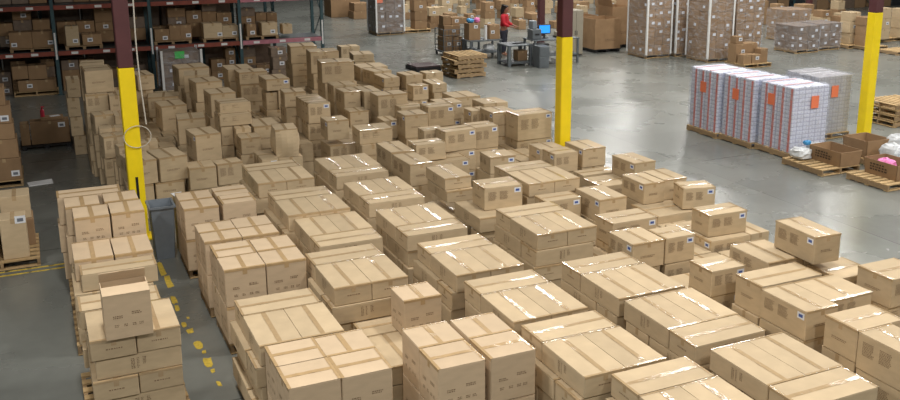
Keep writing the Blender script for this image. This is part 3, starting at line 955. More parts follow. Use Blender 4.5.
# ------------------------------------------------------------------ pallet rack at the back left
RY, RD = 28.8, 1.1
UX = [-4.6, -2.05, 0.50, 3.05, 5.60, 8.12]
def rack(name, ux, y, d, levels, height, label, beam_mats):
    t = empty(name, (0, 0, 0))
    for i, x in enumerate(ux):
        for yy in (y, y + d):
            up = MB().box(x - .045, x + .045, yy, yy + .08, 0, height).build('upright', 'rack_teal', t)
            if yy == y:
                st = MB()
                st.box(x - .022, x + .022, y - .006, y - .001, 1.0, 1.75)
                st.build('white_location_strip', 'white', up)
                MB().box(x - .09, x + .09, y - .03, y + .11, 0, .012).build('foot_plate', 'rack_teal', up)
        br = MB()
        for k in range(int(height / 0.9)):
            z0 = .2 + k * .9
            a, b = (y + .08, y + d) if k % 2 == 0 else (y + d, y + .08)
            MB().tube([(x, a, z0), (x, b, z0 + .85)], .016, 5).build('brace', 'rack_teal', t)
    for li, z in enumerate(levels):
        for i, (a, b) in enumerate(zip(ux, ux[1:])):
            for yy in (y - .02, y + d + .03):
                bm = MB().box(a + .047, b - .047, yy, yy + .05, z - .06, z + .06).build('beam', beam_mats[(li, i)] if (li, i) in beam_mats else 'rack_orange', t)
                if yy < y:
                    for k in range(3):
                        c = a + (b - a) * (.2 + .3 * k) + R(-.1, .1)
                        MB().box(c - .09, c + .09, yy - .006, yy - .001, z - .035, z + .035).build('beam_label', 'white', bm)
            MB().box(a + .06, b - .06, y + .04, y + d, z + .062, z + .075).build('wire_deck', 'steel_dark', t)
    tag(t, label, 'rack')
    return t
rack('pallet_rack', UX, RY, RD, (1.17, 2.44, 3.75), 5.2, 'tall teal and orange-red pallet rack behind the back pile of boxes', {(0, 4): 'rack_pink', (1, 4): 'rack_pink'})
S1 = 1.17 + .077
G = 'cartons stored in the pallet rack'
RB = [  # x0,x1,ytop,ybot px, plane, depth, colour, label spot, words
    (10, 31, 32, 48, 0.10, .5, 'kraft_dark', (.2, .25), 'left of a pair of square cartons on the rack shelf, leftmost bay'),
    (33, 52.5, 31, 47, 0.10, .5, 'kraft_dark', (.85, .3), 'right of a pair of square cartons on the rack shelf, leftmost bay'),
    (66.5, 78, 26, 45, 0.10, .4, 'kraft', (.7, .25), 'tall narrow tan carton on the rack shelf left of the yellow column'),
    (83, 101, 34, 45, 0.10, .5, 'kraft_dark', (.4, .5), 'low wide carton on the rack shelf left of the yellow column'),
    (155, 169, 29, 40, 0.12, .5, 'kraft_dark', (.7, .25), 'carton leftmost in the rack bay right of the yellow column'),
    (170, 180, 25.5, 39, 0.12, .5, 'kraft_dark', None, 'upright carton second in the rack bay right of yellow column'),
    (181, 191, 25, 38, 0.12, .5, 'kraft_dark', (.7, .3), 'upright labelled carton third in the rack bay right of yellow column'),
    (204, 222, 23, 38, 0.10, .5, 'kraft', (.85, .25), 'open carton with tab on the rack shelf, middle bay'),
    (223, 238, 25, 37, 0.10, .5, 'kraft', (.75, .35), 'dark-taped carton on the rack shelf beside the third upright'),
    (247, 256, 24, 35, 0.10, .4, 'kraft_dark', (.6, .3), 'small carton just right of the third rack upright'),
    (262, 277, 22.5, 34, 0.10, .5, 'kraft', (.7, .3), 'dark-taped carton on the rack shelf in the right bay'),
    (283, 292, 24, 33, 0.20, .4, 'kraft', None, 'small tan carton at the end of the loaded right rack bay'),
]
for (x0, x1, y0, y1, dy, dp, m, lb, words) in RB:
    face_box(x0, x1, y0, y1, RY + dy, dp, S1 + .10, label=words, group=G, m=m, lab=lb)
for i, (x0, x1) in enumerate(((9, 54), (65, 103), (154, 192), (203, 239), (246, 279))):
    a, b = atY(x0, 45, RY + .1), atY(x1, 45, RY + .1)
    w = b.x - a.x
    t = empty('wooden_pallet', ((a.x + b.x) / 2, RY + .52, S1 - .002))
    for k in range(5): MB().box(-w / 2, w / 2, -.48 + k * .21, -.38 + k * .21, .075, .095).build('deck_board', 'wood_old', t)
    for k in (-1, 0, 1): MB().box(k * (w / 2 - .05) - .04, k * (w / 2 - .05) + .04, -.48, .46, 0, .075).build('stringer', 'wood_old', t)
    tag(t, 'thin wooden pallet on the rack shelf, %s from left' % ordw(i + 1), 'pallet', 'pallets on the rack shelf')
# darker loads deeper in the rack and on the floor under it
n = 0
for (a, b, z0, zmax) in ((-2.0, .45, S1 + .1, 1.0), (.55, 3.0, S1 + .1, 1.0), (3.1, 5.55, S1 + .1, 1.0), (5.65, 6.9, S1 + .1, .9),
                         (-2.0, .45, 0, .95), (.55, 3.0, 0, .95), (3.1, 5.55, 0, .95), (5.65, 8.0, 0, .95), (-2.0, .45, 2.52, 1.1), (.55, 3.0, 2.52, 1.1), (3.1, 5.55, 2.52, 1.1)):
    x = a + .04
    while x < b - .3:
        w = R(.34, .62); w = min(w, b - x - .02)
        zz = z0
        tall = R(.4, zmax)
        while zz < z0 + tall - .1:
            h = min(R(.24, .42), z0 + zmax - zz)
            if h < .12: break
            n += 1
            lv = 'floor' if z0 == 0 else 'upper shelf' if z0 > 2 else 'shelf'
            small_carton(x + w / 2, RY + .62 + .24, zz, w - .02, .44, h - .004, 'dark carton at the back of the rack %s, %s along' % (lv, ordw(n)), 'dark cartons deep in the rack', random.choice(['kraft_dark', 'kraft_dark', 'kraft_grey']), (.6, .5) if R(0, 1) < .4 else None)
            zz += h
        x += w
# floor loads right at the front of the rack
for i, (x0, x1, y0, y1, z0) in enumerate(((19, 37, 80, 94, .14), (38, 56, 79, 92, .14), (13, 27, 66, 81, None), (29, 46, 65, 79, None))):
    a = atY(x0, y1, RY + .12)
    zb = .14 if z0 else z_on((a.x, RY + .12), 80)
    face_box(x0, x1, y0, y1, RY + .12, .48, zb, label='carton of the floor pallet in the leftmost rack bay, %s of four' % ordw(i + 1), group='cartons under the rack', m='kraft_dark', lab=(.6, .5) if i == 0 else None)
a, b = atY(16, 95, RY + .1), atY(58, 95, RY + .1)
pallet((a.x + b.x) / 2, RY + .36, 1.15, .48, 0, 'dark wooden pallet on the floor under the leftmost rack bay', 'wooden pallets under the box stacks')
# wrapped goods with white corner posts and a green sticker, in front of the rack
def corner_posts(t, w, d, z0, z1, m='white', s=.05):
    for sx in (-1, 1):
        for sy in (-1, 1):
            MB().box(min(sx * w / 2, sx * (w / 2 + .012)), max(sx * w / 2, sx * (w / 2 + .012)), *sorted((sy * d / 2, sy * (d / 2 - s))), z0, z1).box(
                *sorted((sx * (w / 2 + .012), sx * (w / 2 - s))), *sorted((sy * d / 2, sy * (d / 2 + .012))), z0, z1).build('corner_board', m, t)
FAR = []
def wrapped_stack(name, x, y, w, d, h, label, group, nx, ny, nz, m='kraft_dark', posts=False, rz=0.0, labels=0.6, sticker=None, wrap=True, pz=.135):
    """pallet load of cartons held by stretch film: one thing that moves together"""
    t = empty(name, (x, y, 0), rz)
    pallet(0, 0, w, d, 0, parent=t); FAR.append((x, y, w + .1, d + .1))
    hh = (h - pz) / nz
    cw, cd = w / nx, d / ny
    me = MB().rbox(-cw / 2 + .003, cw / 2 - .003, -cd / 2 + .003, cd / 2 - .003, 0, hh - .003, .008).mesh('carton', m)
    lm = MB().quad((-.06, 0, -.045), (.06, 0, -.045), (.06, 0, .045), (-.06, 0, .045)).mesh('carton_label', 'label')
    for k in range(nz):
        for i in range(nx):
            for j in range(ny):
                if 0 < i and 0 < j < ny - 1 and k < nz - 1: continue
                o = link('carton', me, t, (-w / 2 + (i + .5) * cw + R(-.006, .006), -d / 2 + (j + .5) * cd + R(-.006, .006), pz + k * hh))
                if j == 0 and R(0, 1) < labels: link('carton_label', lm, o, (cw * R(-.25, .25), -cd / 2 - .004, hh * R(.35, .65)))
                if i == 0 and R(0, 1) < labels * .6: link('carton_label', lm, o, (-cw / 2 - .004, cd * R(-.25, .25), hh * .5), -math.pi / 2)
    if posts: corner_posts(t, w + .06, d + .06, pz, h + .06)
    if sticker:
        sx, sz, mm = sticker
        MB().box(sx - .13, sx + .13, -d / 2 - .022, -d / 2 - .016, sz - .1, sz + .1).build('sticker', mm, t)
    if wrap:
        MB().box(-w / 2 - .028, w / 2 + .028, -d / 2 - .028, d / 2 + .028, pz * .6, h + .012).build('stretch_wrap', 'wrap', t)
    tag(t, label, 'pallet load', group)
    return t
p = atY(181, 60, 27.6)
wrapped_stack('wrapped_pallet_load', p.x, 27.9, 1.05, .9, z_on((p.x, 27.45), 52), 'grey wrapped load with white corner posts and green sticker before the rack', 'wrapped pallet loads', 2, 2, 3, 'kraft_grey', True, sticker=(-.05, 1.12, 'green'))
p = atY(277, 60, 28.2)
for i, (h0, h1) in enumerate(((0, .42), (.425, .80), (.805, 1.08))):
    small_carton(p.x + .04 * (i % 2), 28.15, h0, .46, .42, h1 - h0, 'dark case in a stack before the rack end, %s from bottom' % ordw(i + 1), 'dark cases before the rack', 'kraft_grey', (.6, .5))

# ------------------------------------------------------------------ left edge: tall carton stack, loaded pallet, big flat carton
p = at(24, 186, 0)
wl = 1.15
pallet(p.x - wl / 2, p.y + .55, wl, 1.1, 0, 'dark wooden pallet under the tall stack at the left edge')
zz = PZ
for k, (h, ins) in enumerate(((.42, 0), (.36, .02), (.30, .05), (.34, .07), (.33, .14), (.28, .26))):
    for j in range(2):
        w = .56
        x1 = p.x - ins - j * (w + .006)
        o = small_carton(x1 - w / 2, p.y + .30, zz, w - .006, .56, h - .005, 'tan carton in the tall wrapped stack at the left edge, %s from floor%s' % (ordw(k + 1), ', right one' if j == 0 else ', left one'), 'cartons of the tall left-edge stack', 'kraft_dark', (.8, .3) if j == 0 and k in (0, 3) else None)
    zz += h
p = at(41, 266, 0)
pallet(p.x - .5, p.y + .6, 1.0, 1.2, 0, 'wooden pallet with bare slats at the left edge of the frame')
g = 'cartons on the left-edge pallet'
z0 = PZ
small_carton(p.x - .30, p.y + .28, z0, .34, .40, .60, 'upright tan carton at the front of the left-edge pallet', g, 'kraft', (.8, .97))
small_carton(p.x - .24, p.y + .85, z0, .40, .44, .42, 'lower carton beneath the taped one on the left-edge pallet', g, 'kraft_dark')
small_carton(p.x - .26, p.y + .85, z0 + .425, .40, .44, .36, 'taped carton on top at the rear of the left-edge pallet', g, 'kraft')
small_carton(p.x - .72, p.y + .28, z0, .36, .40, .56, 'carton cut by the frame on the left-edge pallet, front', g, 'kraft_dark')
small_carton(p.x - .70, p.y + .85, z0, .36, .44, .60, 'carton cut by the frame on the left-edge pallet, rear', g, 'kraft_dark')
p = at(22, 151, 0)
b = MB(); t = empty('black_pallet', (p.x + .5, p.y + .3, 0))
for k in range(5): MB().box(-.52, .52, -.32 + k * .14, -.22 + k * .14, .06, .085).build('deck_slat', 'black', t)
for k in (-1, 0, 1): MB().box(k * .44 - .05, k * .44 + .05, -.32, .34, 0, .06).build('runner', 'black', t)
tag(t, 'low black pallet under the wide carton in the dark aisle', 'pallet')
small_carton(p.x + .60, p.y + .28, .087, .78, .36, .50, 'wide tan carton standing on the black pallet in the dark aisle', None, 'kraft_dark', (.8, .8))
small_carton(p.x + .10, p.y + .30, .087, .18, .40, .46, 'narrow carton left of the wide one on the black pallet', None, 'kraft_dark')
small_carton(p.x + .66, p.y + .28, .59, .46, .30, .07, 'thin flat box on top of the wide carton in the dark aisle', None, 'kraft_dark', tape=False)
t = empty('spray_bottle', (p.x + .48, p.y + .26, .662))
MB().tube([(0, 0, 0), (0, 0, .14), (0, 0, .17)], [.045, .045, .02], 10).build('bottle_body', 'red_plastic', t)
MB().tube([(0, 0, .17), (0, 0, .21)], .018, 8).box(-.02, .05, -.012, .012, .205, .23).build('spray_head', 'red_plastic', t)
tag(t, 'small red bottle on the carton in the dark aisle', 'bottle')
tag(MB().box(-.1, .1, -.07, .07, 0, .004).build('paper_sheet', 'paper', None, (p.x + .72, p.y + .26, .662), .3), 'white paper beside the red bottle on the thin flat box', 'paper')
p = at(40, 183, 0)
sh = MB()
sh.hexa([(-.22, -.14, 0), (.2, -.16, 0), (.24, .12, 0), (-.2, .15, 0), (-.22, -.14, .012), (.2, -.16, .006), (.24, .12, .02), (-.2, .15, .008)])
tag(sh.build('paper_sheet', 'paper', None, p, .2), 'loose white sheet lying on the dark aisle floor', 'paper')

# grey bin beside the column and folded card next to it
p = at(156, 261, 0)
bx, by = p.x + .15, p.y + .20
t = empty('waste_bin', (bx, by, 0))
w0, w1, d0, d1, H = .13, .17, .17, .21, .82
for s in (-1, 1):
    MB().hexa([(s * w0, -d0, 0), (s * (w0 - .01), -d0, 0), (s * (w0 - .01), d0, 0), (s * w0, d0, 0), (s * w1, -d1, H), (s * (w1 - .01), -d1, H), (s * (w1 - .01), d1, H), (s * w1, d1, H)]).build('side_wall', 'bin_grey', t)
    MB().hexa([(-w0, s * d0, 0), (w0, s * d0, 0), (w0, s * (d0 - .01), 0), (-w0, s * (d0 - .01), 0), (-w1, s * d1, H), (w1, s * d1, H), (w1, s * (d1 - .01), H), (-w1, s * (d1 - .01), H)]).build('end_wall', 'bin_grey', t)
MB().box(-w0, w0, -d0, d0, 0, .01).build('bottom', 'bin_grey', t)
r = MB()
e = .02
r.box(-w1 - e, w1 + e, -d1 - e, -d1, H - .03, H).box(-w1 - e, w1 + e, d1, d1 + e, H - .03, H).box(-w1 - e, -w1, -d1, d1, H - .03, H).box(w1, w1 + e, -d1, d1, H - .03, H)
r.build('rim', 'bin_grey', t)
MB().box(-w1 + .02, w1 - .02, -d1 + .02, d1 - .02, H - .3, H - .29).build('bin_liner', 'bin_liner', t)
tag(t, 'tall grey plastic waste bin at the foot of the left yellow column', 'bin')
g = 'folded cards beside the bin'
for k in range(4):
    tag(MB().box(-.012, .012, -.24, .24, 0, .86 - .02 * k).build('folded_carton', 'kraft_dark' if k % 2 else 'kraft', None, (bx + .235 + k * .035, by + .10, 0)), 'flattened carton standing on edge beside the bin, %s from the bin' % ordw(k + 1), 'folded box', g)
tag(MB().box(-.08, .08, -.12, .12, 0, .004).build('paper_sheet', 'paper', None, (bx + .29, by + .18, .862), .2), 'white sheet lying on the folded cartons by the bin', 'paper')
# cord down the left column and a loop round it
cx, cy = 1.20, 15.15
pts = []
for k in range(25):
    f = k / 24
    pts.append((cx + .16 + .015 * math.sin(f * 7) + .03 * f * f, cy - .17, 4.9 - 3.05 * f))
tag(MB().tube(pts, .010, 5).build('hanging_cord', 'cord'), 'thin pale cord hanging down the right side of the left yellow column', 'cord')
pts = [(cx + .06 + .20 * math.cos(a), cy - .14 + .02 * math.cos(a), 1.66 + .17 * math.sin(a)) for a in [2 * math.pi * k / 28 for k in range(29)]]
tag(MB().tube(pts, .007, 5, caps=False).build('wire_loop', 'cord'), 'loose wire loop hanging on the front of the left yellow column', 'wire')

# worn yellow floor paint
rl = random.Random(4)
def paint(name, pieces, label):
    t = empty(name, (0, 0, 0))
    for (x, y, w, l) in pieces:
        mb = MB(); n = 9
        pts = []
        for k in range(n):
            a = 2 * math.pi * k / n
            q = rl.uniform(.7, 1.1)
            pts.append((x + w / 2 * q * max(-1, min(1, 1.4 * math.cos(a))), y + l / 2 * q * max(-1, min(1, 1.4 * math.sin(a)))))
        i0 = len(mb.v); mb.v += [(a, b, .0) for a, b in pts] + [(a, b, .003) for a, b in pts]
        mb.f.append(tuple(range(n, 2 * n))); mb.m.append(0)
        for k in range(n): mb.f.append((k, (k + 1) % n, n + (k + 1) % n, n + k)); mb.m.append(0)
        mb.build('paint_patch', 'yellow_worn', t)
    tag(t, label, 'floor line')
M['yellow_worn'] = mat('worn_yellow_floor_paint', (206, 178, 70), 0.6, 0, 0.25, 22)
pc = []
for (x, y, w, l) in ((161, 268, .09, .62), (168, 281, .10, .5), (174, 300, .07, .3), (177, 308, .06, .22), (184, 325, .06, .16), (190, 331, .09, .16), (198, 345, .10, .26), (204, 352, .05, .1), (208.5, 362, .10, .26), (213, 371, .05, .1), (219, 384, .05, .14), (188, 318, .04, .08)):
    q = at(x, y, 0); pc.append((q.x, q.y, w, l))
paint('floor_line', pc, 'worn yellow line painted along the narrow aisle floor')
q1, q2 = at(-20, 277, 0), at(47, 265, 0)
paint('floor_line', [((q1.x + q2.x) / 2 + k * .28 - .5, (q1.y + q2.y) / 2 + dy, .34, .05) for k in range(5) for dy in (0, -.16)], 'worn double yellow line on the floor by the left-edge pallet')

# ------------------------------------------------------------------ white and red wrapped loads on the open floor
def goods(x, y, w, d, h, label, left_stripes, sticker_l, sticker_f, front_m='goods'):
    t = empty('wrapped_goods_pallet', (x, y, 0))
    pallet(0, 0, w + .06, d + .06, 0, parent=t)
    n = 8
    for j in range(n):
        y0 = -d / 2 + d * j / n
        inset = .012 * (j % 2)
        c = MB().rbox(-w / 2 + inset, w / 2 - inset, y0 + .002, y0 + d / n - .002, PZ, h - R(0, .02), .01).build('carton_column', front_m, t)
        if left_stripes and j % 2 == 0:
            MB().box(-w / 2 + inset - .006, -w / 2 + inset - .001, y0 + .030, y0 + d / n - .035, PZ + .01, h - .04).build('red_stripe', 'red_print', c)
            if j % 4 == 2: MB().box(-w / 2 + inset, w / 2 - .15, y0 + .045, y0 + d / n - .045, h + .001, h + .006).build('red_stripe', 'red_print', c)
    if sticker_l: MB().box(-w / 2 - .034, -w / 2 - .026, sticker_l[0] - .10, sticker_l[0] + .10, sticker_l[1] - .12, sticker_l[1] + .12).build('orange_sticker', 'orange', t)
    if sticker_f: MB().box(sticker_f[0] - .10, sticker_f[0] + .10, -d / 2 - .034, -d / 2 - .026, sticker_f[1] - .13, sticker_f[1] + .13).build('orange_sticker', 'orange', t)
    MB().box(-w / 2 - .022, w / 2 + .022, -d / 2 - .022, d / 2 + .022, .06, h + .014).build('stretch_wrap', 'wrap', t)
    tag(t, label, 'pallet load', 'white wrapped goods pallets on the open floor')
goods(14.20, 17.10, .96, 1.0, 1.52, 'white wrapped goods with red stripes, farthest left of the pallet row', True, (0, 1.12), None)
goods(14.28, 16.03, .96, 1.0, 1.52, 'white wrapped goods with red stripes, middle of the pallet row', True, (.05, 1.12), None)
goods(14.38, 14.95, .96, 1.0, 1.52, 'white wrapped goods with two orange stickers, nearest of the pallet row', True, (.12, 1.18), (.08, 1.18))
goods(16.08, 15.98, 1.0, 1.0, 1.46, 'grey-white wrapped goods beside the right yellow column', False, None, (-.02, 1.10), 'goods_grey')

# ------------------------------------------------------------------ totes, clear bags and pallets at the right edge
def open_tote(x, y, z, w, d, h, label, m='kraft_dark', rz=0.0, text=True):
    t = empty('open_carton', (x, y, z), rz)
    e = .012; f = .03
    MB().box(-w / 2, w / 2, -d / 2, d / 2, 0, e).build('bottom', m, t)
    for s in (-1, 1):
        MB().hexa([(-w / 2, s * d / 2, 0), (w / 2, s * d / 2, 0), (w / 2, s * (d / 2 - e), 0), (-w / 2, s * (d / 2 - e), 0), (-w / 2 - f, s * (d / 2 + f), h), (w / 2 + f, s * (d / 2 + f), h), (w / 2 + f, s * (d / 2 + f - e), h), (-w / 2 - f, s * (d / 2 + f - e), h)]).build('side_panel', m, t)
        MB().hexa([(s * w / 2, -d / 2, 0), (s * (w / 2 - e), -d / 2, 0), (s * (w / 2 - e), d / 2, 0), (s * w / 2, d / 2, 0), (s * (w / 2 + f), -d / 2 - f, h), (s * (w / 2 + f - e), -d / 2 - f, h), (s * (w / 2 + f - e), d / 2 + f, h), (s * (w / 2 + f), d / 2 + f, h)]).build('end_panel', m, t)
    if text:
        ink = MB()
        fx = f * .55
        text_lines(ink, Vector((-w / 2 - fx - .014, d * .32, h * .78)), Vector((0, -1, 0)), Vector((.05, 0, -1)).normalized(), d * .55, 3, .03, 5)
        ink.build('printed_text', 'ink_dark', t)['kind'] = 'stuff'
    tag(t, label, 'open box')
    return t
def bag(x, y, z, w, d, h, label, m='wrap', name='clear_plastic_bag', inner=None, seed=1):
    rr = random.Random(seed)
    mb = MB(); nu, nv = 14, 7
    rings = []
    for j in range(nv + 1):
        ph = math.pi * j / nv; ring = []
        for i in range(nu):
            a = 2 * math.pi * i / nu
            k = rr.uniform(.86, 1.08)
            ring.append(len(mb.v))
            sx = math.copysign(abs(math.cos(a)) ** .6, math.cos(a)); sy = math.copysign(abs(math.sin(a)) ** .6, math.sin(a))
            mb.v.append((w / 2 * sx * math.sin(ph) ** .5 * k, d / 2 * sy * math.sin(ph) ** .5 * k, h / 2 * (1 - math.cos(ph)) * (1 if j < 3 else rr.uniform(.92, 1.04))))
        rings.append(ring)
    for a, b in zip(rings, rings[1:]):
        for i in range(nu): mb.f.append((a[i], a[(i + 1) % nu], b[(i + 1) % nu], b[i])); mb.m.append(0)
    o = mb.build(name, m, None, (x, y, z))
    tag(o, label, 'bag')
    if inner: 
        MB().rbox(-w * .36, w * .36, -d * .36, d * .36, .01, h * .8, .02).build('contents', inner, o)
    return o
M['film_white'] = mat('crumpled_white_film', (205, 208, 210), 0.3, 0, 0.12, 12, 0.5)
g1 = at(800, 163, 0)
pallet(14.02, 13.70, 1.0, 1.1, 0, 'wooden pallet carrying the open brown carton at the foot of white goods', rz=0.0)
pallet(14.35, 12.35, 1.0, 1.0, 0, 'wooden pallet carrying the pink-filled carton at the right edge')
pallet(15.45, 13.4, 1.0, 1.0, 0, 'wooden pallet under the white plastic bags at the right edge')
open_tote(14.25, 13.55, PZ, .52, .78, .30, 'open brown carton with black print on a pallet beside the white goods')
open_tote(14.45, 12.35, PZ, .52, .74, .30, 'open brown carton holding pink packets, nearest the right edge')
open_tote(15.3, 13.75, PZ, .6, .6, .36, 'open brown carton behind the first one, at the foot of right column', text=False)
bag(14.40, 12.42, PZ + .10, .28, .36, .22, 'pink plastic packets inside the open brown carton', 'pink_plastic', 'plastic_packet', seed=3)
bag(13.80, 14.02, PZ, .36, .42, .24, 'clear film bag at the left end of the first tote pallet', 'film_white', seed=5)
bag(14.30, 14.14, PZ, .46, .26, .26, 'crumpled clear bag against the foot of the white goods', 'film_white', seed=6)
bag(14.04, 14.12, PZ + .24, .16, .14, .10, 'small blue packet on the film bags beside white goods', 'blue_plastic', 'plastic_packet', seed=8)
bag(15.22, 13.02, PZ, .42, .44, .40, 'large white film bag right of the open brown cartons', 'film_white', seed=9)
bag(15.74, 13.28, PZ, .40, .56, .46, 'tall white film bag farthest right behind the totes', 'film_white', seed=10)
bag(15.05, 12.55, 0.0, .36, .36, .34, 'pale film bag on the floor right of pink-filled carton', 'film_white', seed=11)
bag(15.42, 12.45, 0.0, .30, .3, .30, 'blue film bag at the very right edge', 'blue_plastic', seed=12)
q = at(899, 127, 0)
for k in range(4):
    pallet(q.x + .35 + R(-.03, .03), q.y + .45, 1.0, 1.1, k * .14, 'wooden pallet in the stack at the right edge, %s from the floor' % ordw(k + 1), 'stacked pallets at the right edge', rz=math.pi / 2)

# stacked pallets and the flat dark pallet beyond the back pile
q = at(456, 78, 0)
for k in range(5):
    pallet(q.x + .45 + (.0, -.05, .03, -.04, .05)[k], q.y + .42, 1.1, 1.0, k * .14, 'empty wooden pallet in the stack before the cage cart, %s from the floor' % ordw(k + 1), 'stacked pallets before the cage cart', rz=math.pi / 2 + (.05, .0, .06, -.02, .04)[k])
q = at(428, 71, 0)
t = empty('flat_pallet', (q.x, q.y + .4, 0), .04)
for k in range(4): MB().box(-.42, .42, -.42 + k * .22, -.24 + k * .22, .12, .16).build('deck_slat', 'black_floor_pallet', t)
MB().box(-.44, .44, -.44, .46, 0, .118).build('base_block', 'black', t)
tag(t, 'low dark plastic pallet left of the stacked wooden pallets', 'pallet')

# ------------------------------------------------------------------ packing station
def frame_table(name, x, y, w, d, h, label, cat, top='steel', leg='steel', shelf=None, wheels=False, rz=0.0, leg_t=.03):
    t = empty(name, (x, y, 0), rz)
    w0 = .10 if wheels else 0
    MB().rbox(-w / 2, w / 2, -d / 2, d / 2, h - .04, h, .006).build('top', top, t)
    for sx in (-1, 1):
        for sy in (-1, 1):
            lx, ly = sx * (w / 2 - .05), sy * (d / 2 - .05)
            MB().box(lx - leg_t, lx + leg_t, ly - leg_t, ly + leg_t, w0, h - .04).build('leg', leg, t)
            if wheels: MB().tube([(lx - .025, ly, .06), (lx + .025, ly, .06)], .06, 10).build('wheel', 'tyre', t)
    for s in ([shelf] if shelf else []):
        MB().box(-w / 2 + .02, w / 2 - .02, -d / 2 + .02, d / 2 - .02, s - .02, s + .02).build('lower_shelf', leg, t)
    tag(t, label, cat)
    return t
B = at(516, 67, 0)
frame_table('work_bench', B.x + .18, B.y + .45, .90, .85, .72, 'small grey-framed work bench left of the computer desk', 'bench', 'steel', 'steel', .12, leg_t=.05)
small_carton(B.x + .42, B.y + .5, .14, .36, .36, .34, 'brown carton on the lower shelf of the small bench', None, 'kraft_dark')
k = MB().rbox(-.2, .2, -.1, .1, 0, .03, .005).build('keyboard', 'black', None, (B.x + .30, B.y + .40, .72), .3)
tag(k, 'black keyboard on the small grey work bench', 'keyboard')
D = at(534, 67, 0)
dx, dy = D.x + .98, D.y + .60
frame_table('computer_desk', dx, dy, 1.75, .85, .86, 'grey computer desk behind the middle yellow column', 'desk', 'steel', 'steel', .30)
t = empty('desk_pedestal', (D.x + .33, D.y + .35, 0))
MB().rbox(-.19, .19, -.24, .24, 0, .72, .01).build('body', 'steel', t)
MB().rbox(-.17, .17, -.252, -.242, .40, .68, .005).build('drawer_front', 'steel', t); MB().rbox(-.17, .17, -.252, -.242, .05, .36, .005).build('drawer_front', 'steel', t)
t.location = (D.x + .20, D.y - .10, 0)
tag(t, 'grey pedestal standing before the computer desk', 'pedestal')
t = empty('computer_monitor', (dx - .30, dy - .05, .86), -.15)
MB().rbox(-.22, .22, -.02, .03, .14, .46, .008).build('housing', 'black', t)
MB().box(-.19, .19, -.026, -.021, .175, .435).build('screen', 'screen', t)
MB().box(-.03, .03, -.01, .03, .02, .2).build('stand', 'black', t); MB().box(-.12, .12, -.09, .09, 0, .02).build('foot', 'black', t)
tag(t, 'monitor with a lit blue screen on the computer desk', 'monitor')
t = empty('label_printer', (dx - .70, dy - .08, .86))
MB().rbox(-.17, .17, -.2, .2, 0, .34, .02).build('body', 'steel', t); MB().rbox(-.15, .02, -.15, .15, .34, .62, .02).build('media_cover', 'bin_grey', t)
MB().box(-.08, .08, -.212, -.2, .14, .2).build('paper_slot', 'black', t)
tag(t, 'grey label printer at the left end of the computer desk', 'printer')
t = empty('desk_tray', (dx + .32, dy - .02, .86))
MB().rbox(-.2, .2, -.15, .15, 0, .05, .008).build('tray', 'black', t); MB().rbox(-.17, .17, -.13, .13, .05, .19, .01).build('papers', 'cabinet', t)
tag(t, 'beige paper tray on the computer desk right of the monitor', 'tray')
# chair back behind the desk
t = empty('office_chair', (dx + .1, dy + .95, 0), .3)
MB().rbox(-.24, .24, -.24, .22, .46, .54, .03).build('seat', 'black', t); MB().rbox(-.24, .24, .2, .27, .6, 1.12, .03).build('backrest', 'black', t)
MB().tube([(0, 0, .1), (0, 0, .46)], .03, 8).build('gas_post', 'steel_dark', t)
for k in range(5):
    a = 2 * math.pi * k / 5
    MB().tube([(0, 0, .1), (.28 * math.cos(a), .28 * math.sin(a), .07)], .02, 6).tube([(.28 * math.cos(a), .28 * math.sin(a), .0), (.28 * math.cos(a), .28 * math.sin(a), .06)], .03, 6).build('star_leg', 'black', t)
tag(t, 'black office chair behind the computer desk', 'chair')
# cabinet
q = at(576, 56, 0)
t = empty('storage_cabinet', (q.x + .0, q.y + .35, 0))
MB().rbox(-.30, .30, -.3, .3, .04, 1.62, .01).build('body', 'cabinet', t)
for s in (-1, 1):
    dr = MB().rbox(*sorted((s * .006, s * .29)), -.315, -.302, .06, 1.60, .004).build('door', 'cabinet', t)
    MB().box(s * .04 - .008, s * .04 + .008, -.33, -.316, .75, .9).build('handle', 'steel_dark', dr)
MB().box(-.28, .28, -.28, .28, 0, .04).build('plinth', 'black', t)
tag(t, 'tall beige-grey cabinet just right of the middle column', 'cabinet')
# wheeled table with goods
T = at(470, 60, 0)
tx, ty = T.x + .62, T.y + .35
frame_table('wheeled_table', tx, ty, 1.25, .75, .66, 'grey wheeled packing table left of the person', 'table', 'steel', 'steel', .22, True)
small_carton(tx - .36, ty + .02, .66, .44, .42, .58, 'tan carton at the left end of the wheeled table', None, 'kraft_dark', (.6, .8))
small_carton(tx + .40, ty - .02, .66, .40, .42, .50, 'tan labelled carton at the right end of the wheeled table', None, 'kraft_dark', (.3, .5))
bag(tx - .45, ty, 1.247, .22, .3, .16, 'blue film packet on the left carton of the wheeled table', 'blue_plastic', 'plastic_packet', seed=21)
bag(tx - .20, ty, 1.247, .18, .28, .18, 'pink film packet on the left carton of the wheeled table', 'pink_plastic', 'plastic_packet', seed=22)
tag(MB().tube([(0, 0, 0), (0, 0, .50)], .055, 12).build('paper_roll', 'white', None, (tx + .04, ty - .22, .66)), 'upright white roll standing on the wheeled table', 'roll')
bag(tx + .25, ty - .05, .24, .4, .36, .24, 'white film bag on the lower shelf of the wheeled table', 'film_white', seed=23)
